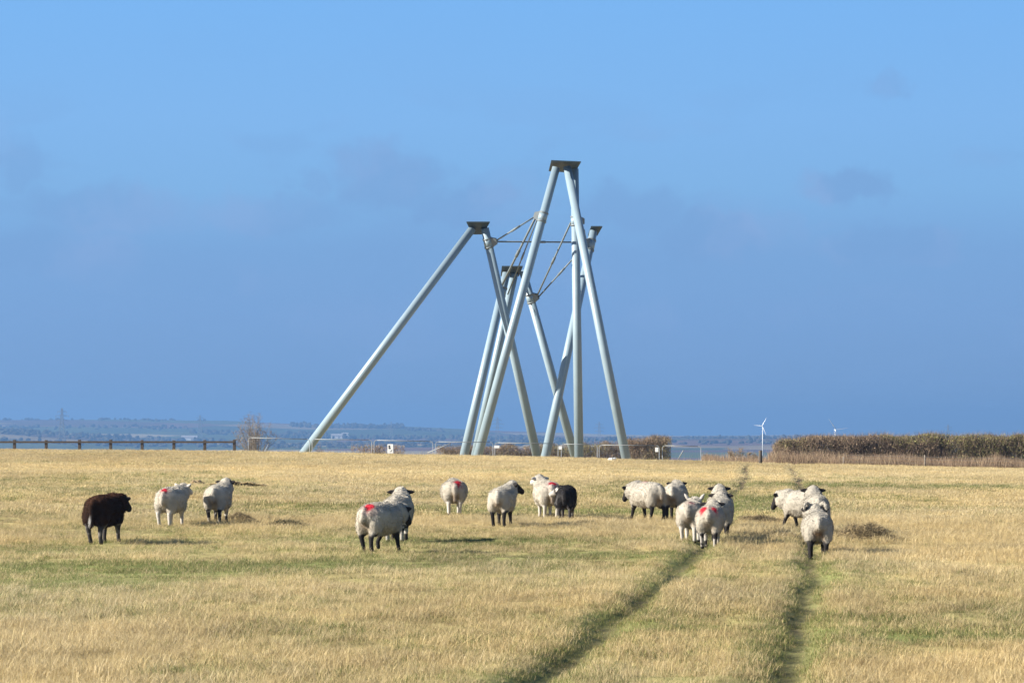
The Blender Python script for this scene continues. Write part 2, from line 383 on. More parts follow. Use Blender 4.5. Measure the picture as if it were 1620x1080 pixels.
# ------------------------------------------------------------------ the steel sculpture
def make_sculpture():
    root = empty('sculpture', (P(860, 720, 187).x, 187, -2.0))
    inv = Vector(root.location)
    def loc(p): return Vector(p) - inv
    def leg(top, Yt, base, Yb, r0=.262, r1=.305, up=.0):
        a = P(*top, Yt); b = P(*base, Yb); d = (b - a).normalized()
        gz = float(zbase(b.x, Yb))
        e = b + d * max(0, (b.z - gz + .35) / max(.2, -d.z))
        MB().tube(loc(a - d * up), loc(e), r0, r1, 40).build('leg', M_STEEL, root, True)
        return lambda py: min(((a.lerp(b, t)) for t in np.linspace(0, 1, 600)), key=lambda q: abs(py - proj(q)[1]))
    def proj(q):
        v = Vector(q) - Vector((0, 0, CAM_H)); yy = v.y * CP + v.z * SP; zz = -v.y * SP + v.z * CP
        return 810 + FPX * v.x / yy, 540 - FPX * zz / yy
    LA1 = leg((748, 361), 185.8, (482, 715), 185)
    LA2 = leg((767, 361), 185.8, (850, 723), 189)
    LB1 = leg((880, 265), 185, (756, 720), 183.5)
    LB2 = leg((897, 264), 185, (991, 727), 181)
    LB3 = leg((909, 267), 186.4, (916, 724), 186)
    LC1 = leg((801, 432), 193, (734, 720), 190)
    LC2 = leg((814, 432), 193.6, (752, 720), 197)
    LC3 = leg((827, 428), 193.4, (909, 720), 196)
    LD1 = leg((939, 366), 192, (863, 721), 186)
    # tilted plates the aircraft will sit on: near edge high and wide, far edge low and narrow
    def cap(pts, t=.07):
        q = [loc(P(x, y, Y)) for x, y, Y in pts]
        n = (q[1] - q[0]).cross(q[2] - q[0]).normalized()
        if n.z < 0: n = -n
        o = MB().prism(q, n * t).build('cap_plate', M_PLATE, root)
        return o
    cap([(738, 352, 184.9), (775, 352, 184.9), (764, 371, 186.9), (747, 371, 186.9)])
    cap([(872, 255, 184.0), (919, 257, 184.0), (911, 271, 187.4), (897, 273, 187.6), (868, 271, 187.0)])
    cap([(794, 422, 192.2), (827, 422, 192.2), (821, 437, 194.3), (792, 437, 194.1)])
    cap([(935, 359, 191.4), (953, 359, 191.4), (945, 373, 193), (930, 373, 193)])
    # clamps on the legs with gusset plates and the tie rods between them
    def clamp(L, py, rr=.290, h=.33, side=(1, 0, 0), mat=M_STEEL2, gl=.30):
        c = L(py); d = (L(py + 14) - c).normalized()
        k = MB().tube(loc(c - d * h), loc(c + d * h), rr, rr, 36).build('clamp', M_STEEL, root, True)
        for t in (-h, h - .1):
            MB().tube(loc(c + d * t), loc(c + d * (t + .1)), rr + .025, rr + .025, 36).build('clamp_ring', mat, k, True)
        s = Vector(side).normalized(); s = (s - d * s.dot(d)).normalized(); w = d.cross(s)
        for o_ in (-.12, .12):
            q = [c + s * (rr - .05) - d * h + w * o_, c + s * (rr + gl) - d * .18 + w * o_, c + s * (rr + gl) + d * .18 + w * o_, c + s * (rr - .05) + d * h + w * o_]
            MB().prism([loc(p) for p in q], w * .05).build('gusset_plate', mat, k)
        return c + s * (rr + gl - .15)
    a2 = clamp(LA2, 384, side=(1, -.15, .15))
    b1 = clamp(LB1, 343, side=(-1, .3, .1))
    b3 = clamp(LB3, 350, side=(1, .5, .2), rr=.30)
    c1 = clamp(LC1, 462, side=(-.4, -1, .3))
    c3 = clamp(LC3, 472, side=(1, -.4, .4))
    dd = clamp(LD1, 388, side=(-.6, -.6, .3), h=.42)
    def rod(a, b, r=.052, cuff=True):
        o = MB().tube(loc(a), loc(b), r, r, 12).build('tie_rod', M_ROD, root, True)
        d = (b - a).normalized(); m = a.lerp(b, .5)
        MB().tube(loc(m - d * .35), loc(m + d * .35), r * 1.5, r * 1.5, 12).build('turnbuckle', M_ROD, o, True)
    rod(a2, b1); rod(a2, dd); rod(b1, c1, .075); rod(b1 + Vector((.12, -.1, -.05)), c1 + Vector((.55, .2, -.3)), .045)
    rod(c3, LB3(352) + Vector((-.3, 0, 0)), .06); rod(c3 + Vector((.05, 0, -.1)), dd + Vector((-.05, 0, -.15))); rod(b3, dd + Vector((.0, .1, .1)))
    tag(root, 'tall sculpture of leaning grey steel tube legs with flat cap plates, on the brow', 'sculpture')
make_sculpture()

# ------------------------------------------------------------------ fences on the brow
def gz(X, Y): return float(zground(np.array([X]), np.array([Y]))[0])

def wooden_fence():
    Y = 152
    root = empty('post_and_rail_fence', (P(180, 710, Y).x, Y, gz(P(180, 710, Y).x, Y)))
    tag(root, 'low dark wooden post and rail fence along the brow, left of the bare bush', 'fence')
    o = Vector(root.location); prev = None
    pxs = [-130, -79, -28, 23, 73, 126, 175, 225, 275, 324, 371]
    for px in pxs:
        top = P(px, 695.5 + R.uniform(-.4, .6), Y); w = .15
        g = gz(top.x, Y) - .2; h = top.z - g
        m = Matrix.Rotation(R.uniform(-.02, .02), 3, 'Y')
        p = MB().box(Vector((top.x, Y, g + h / 2)) - o, (w, w, h), m).build('post', M_WOODDARK, root, bevel=.012)
        c = P(px, 699, Y - .12)
        if prev is not None:
            MB().prism([Vector((prev.x, prev.y, prev.z - .05)) - o, Vector((c.x, c.y, c.z - .05)) - o, Vector((c.x, c.y, c.z + .05)) - o, Vector((prev.x, prev.y, prev.z + .05)) - o], (0, .04, 0)).build('rail', M_WOODDARK, root)
        prev = c
wooden_fence()

PANELS = [(393, 692, 490, 694.5, 'sagging grey mesh fence panel beside the bare bush'),
          (494, 694.5, 588, 695.5, 'grey mesh fence panel crossing the foot of the longest sculpture leg'),
          (592, 696, 685, 698, 'grey mesh fence panel carrying the large white sign'),
          (689, 698.5, 780, 699.5, 'grey mesh fence panel in front of the pair of close sculpture legs'),
          (783, 700, 883, 701.5, 'long grey mesh fence panel in front of the crossing sculpture legs'),
          (888, 702, 945, 703.5, 'short grey mesh fence panel in front of the upright sculpture leg'),
          (948, 703.5, 1043, 704.5, 'grey mesh fence panel crossing the rightmost sculpture leg'),
          (1048, 704.5, 1109, 706, 'last grey mesh fence panel at the right end of the row')]
def fence_panel(x0, y0, x1, y1, label, Y0=166, Y1=166):
    a = P(x0, y0, Y0); b = P(x1, y1, Y1)
    H = 2.0
    root = empty('mesh_fence_panel', ((a.x + b.x) / 2, (Y0 + Y1) / 2, min(a.z, b.z) - H)); o = Vector(root.location)
    a = a - o; b = b - o; dz = Vector((0, 0, 1)); d = (b - a).normalized(); r = .020; k = .16
    fr = MB()
    def corner(p, s):
        pts = []
        for i in range(6):
            t = i / 5 * math.pi / 2
            pts.append(p + d * s * k * (1 - math.sin(t)) - dz * k * (1 - math.cos(t)))
        return pts
    ca = corner(a, 1); cb = corner(b, -1)
    fr.path([a - dz * H] + ca[::-1], r); fr.path(ca[:1] + cb[:1], r); fr.path(cb + [b - dz * H], r)
    fr.tube(a - dz * (H - .15), b - dz * (H - .15), r, r, 6)
    mid = (a + b) / 2
    fr.build('frame', M_GALV, root, True)
    me = MB(); n = int((b - a).length / .16)
    for i in range(1, n):
        p = a.lerp(b, i / n); me.tube(p - dz * .02, p - dz * (H - .15), .0022, .0022, 3, False)
    for i in range(1, 8):
        me.tube(a - dz * i * .24, b - dz * i * .24, .0022, .0022, 3, False)
    me.build('wire_mesh', M_GALV, root)
    for p in (a, b):
        MB().box(p - dz * H + Vector((0, 0, .04)), (.22, .6, .13)).build('foot_block', M_WOODGREY, root, bevel=.02)
    tag(root, label, 'fence panel', 'temporary mesh fence panels along the brow')
    return root
for x0, y0, x1, y1, l in PANELS: fence_panel(x0, y0, x1, y1, l)
# supports leaning behind the row
def brace(p, q, label):
    a = P(*p); b = P(*q); root = MB().tube((0, 0, 0), b - a, .025, .025, 8).build('fence_brace', M_GALV, None, True); root.location = a
    tag(root, label, 'brace')
brace((676, 716, 167), (713, 701, 166.3), 'thin grey brace leaning against the fence left of the close pair of legs')
brace((1073, 726, 167), (1081, 712, 166.3), 'short grey brace leaning inside the last mesh fence panel')
brace((419, 714, 165), (425, 702, 165.2), 'short pale brace at the sagging panel by the bare bush')

def sign(px, py, w, h, Y, label, fig=True):
    c = P(px, py, Y); root = empty('sign', c)
    W = w * Y / FPX; Hh = h * Y / FPX
    MB().box((0, 0, 0), (W, .012, Hh)).build('board', M_WHITE, root, bevel=.003)
    if fig:
        m = MB()
        m.tube((-W * .18, -.009, Hh * .27), (-W * .18, -.007, Hh * .27), W * .17, W * .17, 14)
        m.prism([(-W * .34, -.0065, Hh * .16), (W * .02, -.0065, Hh * .16), (W * .06, -.0065, -Hh * .02), (-W * .05, -.0065, -Hh * .05), (-W * .3, -.0065, 0)], (0, -.0025, 0))
        m.prism([(W * .2, -.0065, -Hh * .14), (W * .33, -.0065, -Hh * .10), (W * .2, -.0065, -Hh * .30), (-W * .1, -.0065, -Hh * .34), (-W * .1, -.0065, -Hh * .28), (W * .1, -.0065, -Hh * .25)], (0, -.0025, 0))
        m.build('printed_figure', M_BLACK, root)
    MB().box((-W * .3, .018, Hh * .4), (.03, .03, .03)).build('clip', M_GALV, root)
    MB().box((W * .3, .018, Hh * .4), (.03, .03, .03)).build('clip', M_GALV, root)
    tag(root, label, 'sign')
sign(617.5, 709.5, 9, 14.5, 165.9, 'white upright notice with a black figure on the fence left of the sculpture')
sign(786, 706.5, 8, 4, 165.9, 'small white notice on the fence by the close pair of legs', False)
sign(886.5, 708, 5, 5, 165.9, 'tiny white notice on the fence beside the upright sculpture leg', False)
sign(1039, 711, 5, 7, 165.9, 'small white notice near the right end of the mesh fence', False)

def rubbish():
    p = ground_at(968, 727); p.y = 138
    p = Vector((P(968, 725, 138).x, 138, gz(P(968, 725, 138).x, 138)))
    import bmesh
    bm = bmesh.new(); bmesh.ops.create_icosphere(bm, subdivisions=3, radius=1)
    for v in bm.verts:
        c = v.co; n = float(fbm(np.array([c.x * 1.6 + 4]), np.array([c.y * 1.6]), np.array([c.z * 1.6]), 3, 3)[0])
        v.co = Vector((c.x * .20, c.y * .14, c.z * .085 + .06)) * (.5 + n) + Vector((0, 0, max(0, c.x) * .03))
    me = bpy.data.meshes.new('plastic_sack'); bm.to_mesh(me); bm.free(); me.materials.append(M_WHITE)
    o = link_mesh('plastic_sack', me); o.location = p
    tag(o, 'crumpled white plastic sack in the grass by the rightmost sculpture leg', 'sack')
rubbish()

def stump(px, ytop, ybot, w, Y, label, tilt=0.0, mat=M_WOODDARK):
    t = P(px, ytop, Y); g = gz(t.x, Y); h = t.z - g + .25
    o = MB().tube((0, 0, -.25), (tilt, 0, h - .25), w * .55, w * .5, 12).build('wooden_post', mat, None, True, bevel=.015)
    o.location = (t.x, Y, g); tag(o, label, 'post')
stump(1203, 712, 731, .17, 138, 'single stout dark wooden post at the end of the wheel tracks')

def wire_fence():
    Y = 141.5
    x0 = P(1334, 730, Y).x; root = empty('wire_fence', (x0, Y, gz(x0, Y))); o = Vector(root.location)
    tops = []
    for px in (1334, 1463, 1660, 1760):
        X = (px - 810) / FPX * Y; g = gz(X, Y); h = .62 if px != 1334 else .45
        MB().tube(Vector((X, Y, g - .2)) - o, Vector((X + R.uniform(-.02, .02), Y, g + h)) - o, .04, .035, 8).build('post', M_WOODGREY, root, True)
        tops.append(Vector((X, Y - .05, g)))
    for k in (.2, .38, .52):
        MB().path([t + Vector((0, 0, k)) - o for t in tops], .004, 4).build('wire', M_GALV, root)
    tag(root, 'thin grey posts with wires in front of the right hand hedge', 'fence')
wire_fence()

# ------------------------------------------------------------------ hedges, bushes, scrub
def strips(cent, dirs, length, width, col, bend=None):
    """flat narrow leaves or twigs, one quad each, from numpy arrays"""
    n = len(cent)
    d = dirs / np.linalg.norm(dirs, axis=1, keepdims=True)
    r = RNG.normal(size=(n, 3)); s = np.cross(d, r); s /= np.linalg.norm(s, axis=1, keepdims=True)
    L = (length / 2)[:, None] * d; W = (width / 2)[:, None] * s
    v = np.stack([cent - L - W * .6, cent - L + W * .6, cent + L * .2 + W, cent + L], 1).reshape(-1, 3)
    f = np.arange(n * 4).reshape(n, 4)
    c = np.repeat(col, 4, axis=0)
    return v, f, c
OLIVE = np.array([(.150, .142, .052), (.185, .170, .065), (.115, .114, .046), (.20, .168, .080), (.15, .122, .068)])
BROWN = np.array([(.16, .115, .08), (.20, .145, .10), (.115, .085, .065), (.23, .17, .115), (.17, .145, .085)])
REDDRY = np.array([(.22, .15, .10), (.28, .205, .135), (.18, .12, .085), (.33, .26, .165)])
def hedge(name, label, p0, p1, htop, depth, n, pal, base_drop=0.0, twig=.8, nx=1.0, holes=.42):
    """a clipped or wild hedge from p0 to p1 (plan), htop(x01)->height above ground"""
    a = np.array(p0); b = np.array(p1); ln = np.linalg.norm(b - a)
    root = empty(name, (p0[0], p0[1], float(zbase(p0[0], p0[1]))))
    o = np.array(root.location)
    def cloud(n):
        t = RNG.random(n); e = RNG.normal(0, .36, n).clip(-1, 1) * depth / 2 * 1.2
        u = (b - a) / ln; pxy = a + t[:, None] * (b - a) + np.stack([-u[1] * e, u[0] * e], 1)
        g = zbase(pxy[:, 0], pxy[:, 1]); h = htop(t)
        z01 = RNG.random(n) ** .8
        lump = .86 + .26 * fbm(t * ln * 1.1 * nx, e * 1.5, octs=3, seed=61)
        z = z01 * h * lump
        k = fbm(pxy[:, 0] * 1.5, pxy[:, 1] * 1.5, z * 1.9, 3, 67)
        keep = (k > holes) | (RNG.random(n) < .15) | (z01 < .3)
        endf = np.minimum(t, 1 - t) * ln
        keep &= RNG.random(n) < np.clip(.25 + endf / .8, 0, 1)
        pt = np.stack([pxy[:, 0], pxy[:, 1], g + z], 1)[keep]
        return pt, (z / h)[keep], k[keep], t[keep]
    pt, zz, k, t = cloud(n)
    m = len(pt)
    ci = np.clip(((fbm(pt[:, 0] * .35, pt[:, 2] * .7, octs=2, seed=71) * 2 - .5) * len(pal) + RNG.normal(0, .9, m)).astype(int), 0, len(pal) - 1)
    col = pal[ci] * RNG.uniform(.6, 1.9, (m, 1))
    d = RNG.normal(size=(m, 3)); d[:, 2] = np.abs(d[:, 2]) * .8 + .2
    v, f, c = strips(pt - o, d, RNG.uniform(.05, .14, m), RNG.uniform(.022, .048, m), col)
    link_mesh('foliage', mesh_np('foliage', v, f, M_TWIG, False, c), root)
    pt, zz, k, t = cloud(int(n * twig)); m = len(pt)
    d = RNG.normal(0, .45, size=(m, 3)); d[:, 2] = 1
    v, f, c = strips(pt - o, d, RNG.uniform(.2, .75, m), RNG.uniform(.008, .018, m), BROWN[RNG.integers(0, 5, m)] * RNG.uniform(.7, 1.3, (m, 1)))
    link_mesh('branches', mesh_np('branches', v, f, M_TWIG, False, c), root)
    tag(root, label, 'hedge')
    return root
# right hand hedge: from px 1222 to beyond the frame
Yh = 146.0
hx0, hx1 = (1222 - 810) / FPX * Yh, (1800 - 810) / FPX * Yh
def h_right(t):
    px = 1222 + t * 578
    ztop = CAM_H - (np.interp(px, [1222, 1240, 1300, 1400, 1500, 1620, 1800], [702, 694, 690, 688, 686, 689, 689]) - 668) / FPX * Yh
    X = hx0 + t * (hx1 - hx0)
    return (ztop - zbase(X, np.full_like(X, Yh))) * .98
hedge('hedge', 'long thick olive brown hedge along the right end of the brow', (hx0, Yh), (hx1, Yh), h_right, 1.9, 90000, np.concatenate([OLIVE[:4], BROWN]), holes=.40)
Yb = 215.0
def hpx(xa, ya, xb, yb, Y):
    def f(t):
        X = ((xa + (xb - xa) * t) - 810) / FPX * Y
        z = CAM_H - ((ya + (yb - ya) * t) - 668) / FPX * Y
        return z - zbase(X, np.full_like(X, Y))
    return f
def hedge_px(label, xa, ya, xb, yb, Y, n, pal, depth=1.8, holes=.40):
    hedge('hedge', label, ((xa - 810) / FPX * Y, Y), ((xb - 810) / FPX * Y, Y), hpx(xa, ya, xb, yb, Y), depth, n, pal, holes=holes)
hedge_px('low brown hedge behind the mesh fence and the sculpture legs', 690, 708, 990, 700, Yb, 60000, np.concatenate([BROWN, OLIVE[:2]]))
hedge_px('dark humped hedge end right of the rightmost sculpture leg', 985, 697, 1062, 691, 205, 32000, np.concatenate([BROWN, OLIVE[:3]]), 2.4)
hedge_px('sparse reddish scrub behind the fence right of the longest leg', 555, 706, 640, 704, 200, 9000, np.concatenate([BROWN, REDDRY[:2]]), 1.6, .5)

def bare_bush(label, px, ytop, Y, spread, seed, nst=22, name='bare_bush', col=BROWN, thick=.022, lean=.5):
    rr = random.Random(seed)
    t = P(px, ytop, Y); g = float(zbase(t.x, Y)); H = t.z - g
    root = empty(name, (t.x, Y, g))
    st = MB(); V = []; D = []; Ln = []
    for i in range(nst):
        a = rr.uniform(0, 2 * math.pi); s = rr.uniform(.05, 1)
        p = Vector((math.cos(a) * .15, math.sin(a) * .15, -.05))
        tip = Vector((math.cos(a) * spread * s, math.sin(a) * spread * s * .7, H * (1.02 - .42 * s * s) * rr.uniform(.78, 1.02)))
        mid = p.lerp(tip, .5) + Vector((rr.uniform(-.1, .1), rr.uniform(-.1, .1), H * .10))
        st.tube(p, mid, thick, thick * .6, 5); st.tube(mid, tip, thick * .6, thick * .2, 4)
        for j in range(16):
            u = rr.uniform(.25, 1); q = (p.lerp(mid, u * 2) if u < .5 else mid.lerp(tip, u * 2 - 1))
            dd = Vector((rr.gauss(0, .6), rr.gauss(0, .6), rr.uniform(.3, 1.2))).normalized(); l = rr.uniform(.25, .7) * (1.3 - u) * H / 2.4
            e = q + dd * l; st.tube(q, e, thick * .33, thick * .12, 3, False)
            for k in range(5):
                w = q.lerp(e, rr.uniform(.2, 1)); V.append(w); D.append((rr.gauss(0, .8), rr.gauss(0, .8), rr.uniform(.1, 1))); Ln.append(rr.uniform(.10, .28))
    st.build('branches', M_WOODGREY, root)
    V = np.array([tuple(v) for v in V]); D = np.array(D); Ln = np.array(Ln)
    v, f, c = strips(V + D / np.linalg.norm(D, axis=1, keepdims=True) * Ln[:, None] / 2, D, Ln, np.full(len(V), .011), col[RNG.integers(0, len(col), len(V))] * 1.3)
    link_mesh('twigs', mesh_np('twigs', v, f, M_TWIG, False, c), root)
    tag(root, label, 'bush')
bare_bush('leafless twiggy bush at the right end of the wooden fence', 402, 657, 172, 1.6, 3, 34, col=np.array([(.13, .105, .08), (.16, .135, .10), (.10, .08, .065)]))
bare_bush('low leafless scrub bush between the mesh fence and the single post', 1165, 708, 150, .9, 5, 14, 'scrub_bush')
bare_bush('small leafless scrub bush just left of the single wooden post', 1192, 714, 149, .5, 6, 9, 'scrub_bush')
bare_bush('low brown scrub bush beside the right end of the mesh fence', 1125, 718, 149, .7, 8, 10, 'scrub_bush')
bare_bush('small dead shrub behind the fence below the longest leg', 505, 707, 176, .45, 9, 8, 'scrub_bush')

# ------------------------------------------------------------------ far things: pylons, turbines, woods, barns
def pylon(px, ytop, H, Y, label):
    t = P(px, ytop, Y); root = empty('pylon', (t.x, Y, t.z - H))
    m = MB(); w0 = H * .085; w1 = H * .018; n = 8
    def cor(k):
        u = k / n; w = w0 * (1 - u) ** 1.3 + w1
        return [Vector((sx * w, sy * w, H * u)) for sx, sy in ((-1, -1), (1, -1), (1, 1), (-1, 1))]
    r = H * .009
    for k in range(n):
        a, b = cor(k), cor(k + 1)
        for i in range(4):
            m.tube(a[i], b[i], r, r, 4, False); m.tube(a[i], b[(i + 1) % 4], r * .6, r * .6, 4, False); m.tube(a[(i + 1) % 4], b[i], r * .6, r * .6, 4, False)
            m.tube(b[i], b[(i + 1) % 4], r * .6, r * .6, 4, False)
    m.build('lattice_tower', M_PYLON, root)
    for k, s in ((.62, .16), (.75, .2), (.88, .14)):
        c = MB(); z = H * k
        for sg in (-1, 1):
            for dz in (0, H * .045): c.tube((0, 0, z + dz), (sg * H * s, 0, z + (H * .02)), r * .8, r * .6, 4)
            c.tube((sg * H * s, 0, z + H * .02), (sg * H * s, 0, z - H * .03), r * .8, r * .8, 4)
        c.build('cross_arm', M_PYLON, root)
    tag(root, label, 'pylon', 'pylons across the valley')
pylon(98, 645.5, 40, 3500, 'hazy lattice pylon above the wooden fence, leftmost on the horizon')
pylon(316.5, 656.5, 42, 4600, 'faint lattice pylon on the horizon left of the bare bush')
pylon(619, 667, 40, 4700, 'faint lattice pylon above the large white sign')
pylon(787, 659.5, 40, 3900, 'lattice pylon seen between the close pair of legs and the crossing leg')
pylon(948, 667, 40, 4400, 'faint lattice pylon between the upright and the rightmost sculpture leg')
pylon(1500, 671.5, 38, 4200, 'tip of a pylon above the right hand hedge')
def turbine(px, yhub, Hh, Y, rl, ang, yaw, label):
    t = P(px, yhub, Y); root = empty('wind_turbine', (t.x, Y, t.z - Hh), yaw)
    MB().tube((0, 0, 0), (0, 0, Hh), rl * .055, rl * .03, 16).build('tower', M_TURB, root, True)
    MB().box((0, .2 * rl * .1, Hh + rl * .02), (rl * .06, rl * .2, rl * .065)).build('nacelle', M_TURB, root, bevel=rl * .01)
    hb = Vector((0, -rl * .13, Hh + rl * .02))
    h = MB().tube(hb, hb + Vector((0, rl * .06, 0)), rl * .025, rl * .035, 12).build('hub', M_TURB, root, True)
    for k in range(3):
        a = ang + k * 2 * math.pi / 3; d = Vector((math.sin(a), 0, math.cos(a))); s = Vector((math.cos(a), -.5, -math.sin(a))).normalized()
        q = [hb + d * rl * .02 - s * rl * .022, hb + d * rl * .2 - s * rl * .042, hb + d * rl - s * rl * .010, hb + d * rl + s * rl * .010, hb + d * rl * .2 + s * rl * .026, hb + d * rl * .02 + s * rl * .015]
        MB().prism(q, (0, rl * .012, 0)).build('blade', M_TURB, root)
    tag(root, label, 'wind turbine')
turbine(1206.5, 673.5, 24, 2300, 7.7, math.radians(33), math.radians(-35), 'white wind turbine rising left of the right hand hedge')
turbine(1321.5, 680, 24, 2600, 12.5, math.radians(-38), math.radians(25), 'wind turbine half hidden behind the right hand hedge')

def far_woods():
    base_v, base_f = None, None
    import bmesh
    bm = bmesh.new(); bmesh.ops.create_icosphere(bm, subdivisions=2, radius=1); bm.verts.ensure_lookup_table()
    bv = np.array([v.co[:] for v in bm.verts]); bf = np.array([[v.index for v in f.verts] for f in bm.faces]); bm.free()
    V, F, C = [], [], []; n0 = 0
    def tree(x, y, s, h):
        nonlocal n0
        z = float(zfar(np.array([x]), np.array([y]))[0])
        q = bv.copy(); k = fbm(q[:, 0] * 1.7 + x, q[:, 1] * 1.7, q[:, 2] * 1.7 + y, 3, 5)[:, None]
        q = q * (.45 + 1.1 * k) * np.array([s, s, h / 1.6]) + np.array([x, y, z + h * .45])
        V.append(q); F.append(bf + n0); n0 += len(q); C.append(np.tile(np.array((.05, .048, .035)) * RNG.uniform(.6, 1.3), (len(q), 1)))
    # hedgerow lines, one after the other across the valley floor
    for (pa, pb, Y, dens, hh) in [(-100, 420, 4500, 70, 9), (-200, 1700, 3900, 150, 6), (430, 900, 5000, 80, 10), (460, 640, 6000, 70, 12), (640, 700, 5900, 20, 7), (900, 1300, 4700, 90, 8), (1040, 1250, 5100, 60, 10),
                                  (-100, 300, 5600, 40, 7), (0, 700, 4200, 60, 7), (1200, 1900, 4400, 60, 9), (560, 1000, 4300, 50, 7), (-300, 330, 6300, 40, 6), (300, 520, 5300, 40, 8), (-400, 75, 4330, 110, 9)]:
        for i in range(int(dens * 2.6)):
            px = pa + (pb - pa) * RNG.random(); y = Y + RNG.normal(0, 60)
            tree((px - 810) / FPX * y, y, RNG.uniform(2, 5.5), hh * RNG.uniform(.3, .85))
    o = link_mesh('far_woodland', mesh_np('far_woodland', np.concatenate(V), np.concatenate(F), M_FARTREE, False, np.concatenate(C)))
    tag(o, 'hazy blue masses of trees and hedgerows across the valley', 'woodland', kind='stuff')
far_woods()
M_BARN = plain('pale_barn', (.62, .60, .56), .8, .06, .1); M_ROOF = plain('grey_roof', (.25, .24, .24), .8, .1, .1)
def barn(px, Y, w, d, h, label):
    x = (px - 810) / FPX * Y; z = float(zfar(np.array([x]), np.array([Y]))[0]); root = empty('farm_building', (x, Y, z))
    MB().box((0, 0, h / 2), (w, d, h)).build('wall', M_BARN, root)
    MB().prism([(-w / 2 - .3, -d / 2 - .4, h + .02), (-w / 2 - .3, d / 2 + .4, h + .02), (-w / 2 - .3, 0, h + d * .28)], (w + .6, 0, 0)).build('roof', M_ROOF, root)
    MB().box((w * .2, -d / 2 - .06, h * .35), (w * .16, .1, h * .7)).build('door', M_ROOF, root)
    tag(root, label, 'building')
barn(533, 5000, 20, 12, 5, 'pale farm building in the haze left of the longest leg')
barn(300, 4700, 26, 12, 5, 'long pale farm building in the haze by the second pylon')
barn(546, 5150, 12, 10, 5, 'small pale farm building in the haze nearest the longest leg')

# ------------------------------------------------------------------ sheep
def ball(bm_list, c, r, seg=10):
    bm_list.append((np.array(c, float), np.array(r if hasattr(r, '__len__') else (r, r, r), float)))
_ico = None
def ico():
    global _ico
    if _ico is None:
        import bmesh
        bm = bmesh.new(); bmesh.ops.create_icosphere(bm, subdivisions=2, radius=1); bm.verts.ensure_lookup_table()
        _ico = (np.array([v.co[:] for v in bm.verts]), np.array([[v.index for v in f.verts] for f in bm.faces])); bm.free()
    return _ico
def segd(p, a, b):
    a = np.array(a); b = np.array(b); ab = b - a; t = np.clip(((p - a) @ ab) / (ab @ ab), 0, 1)
    return np.linalg.norm(p - a - t[:, None] * ab, axis=1), t

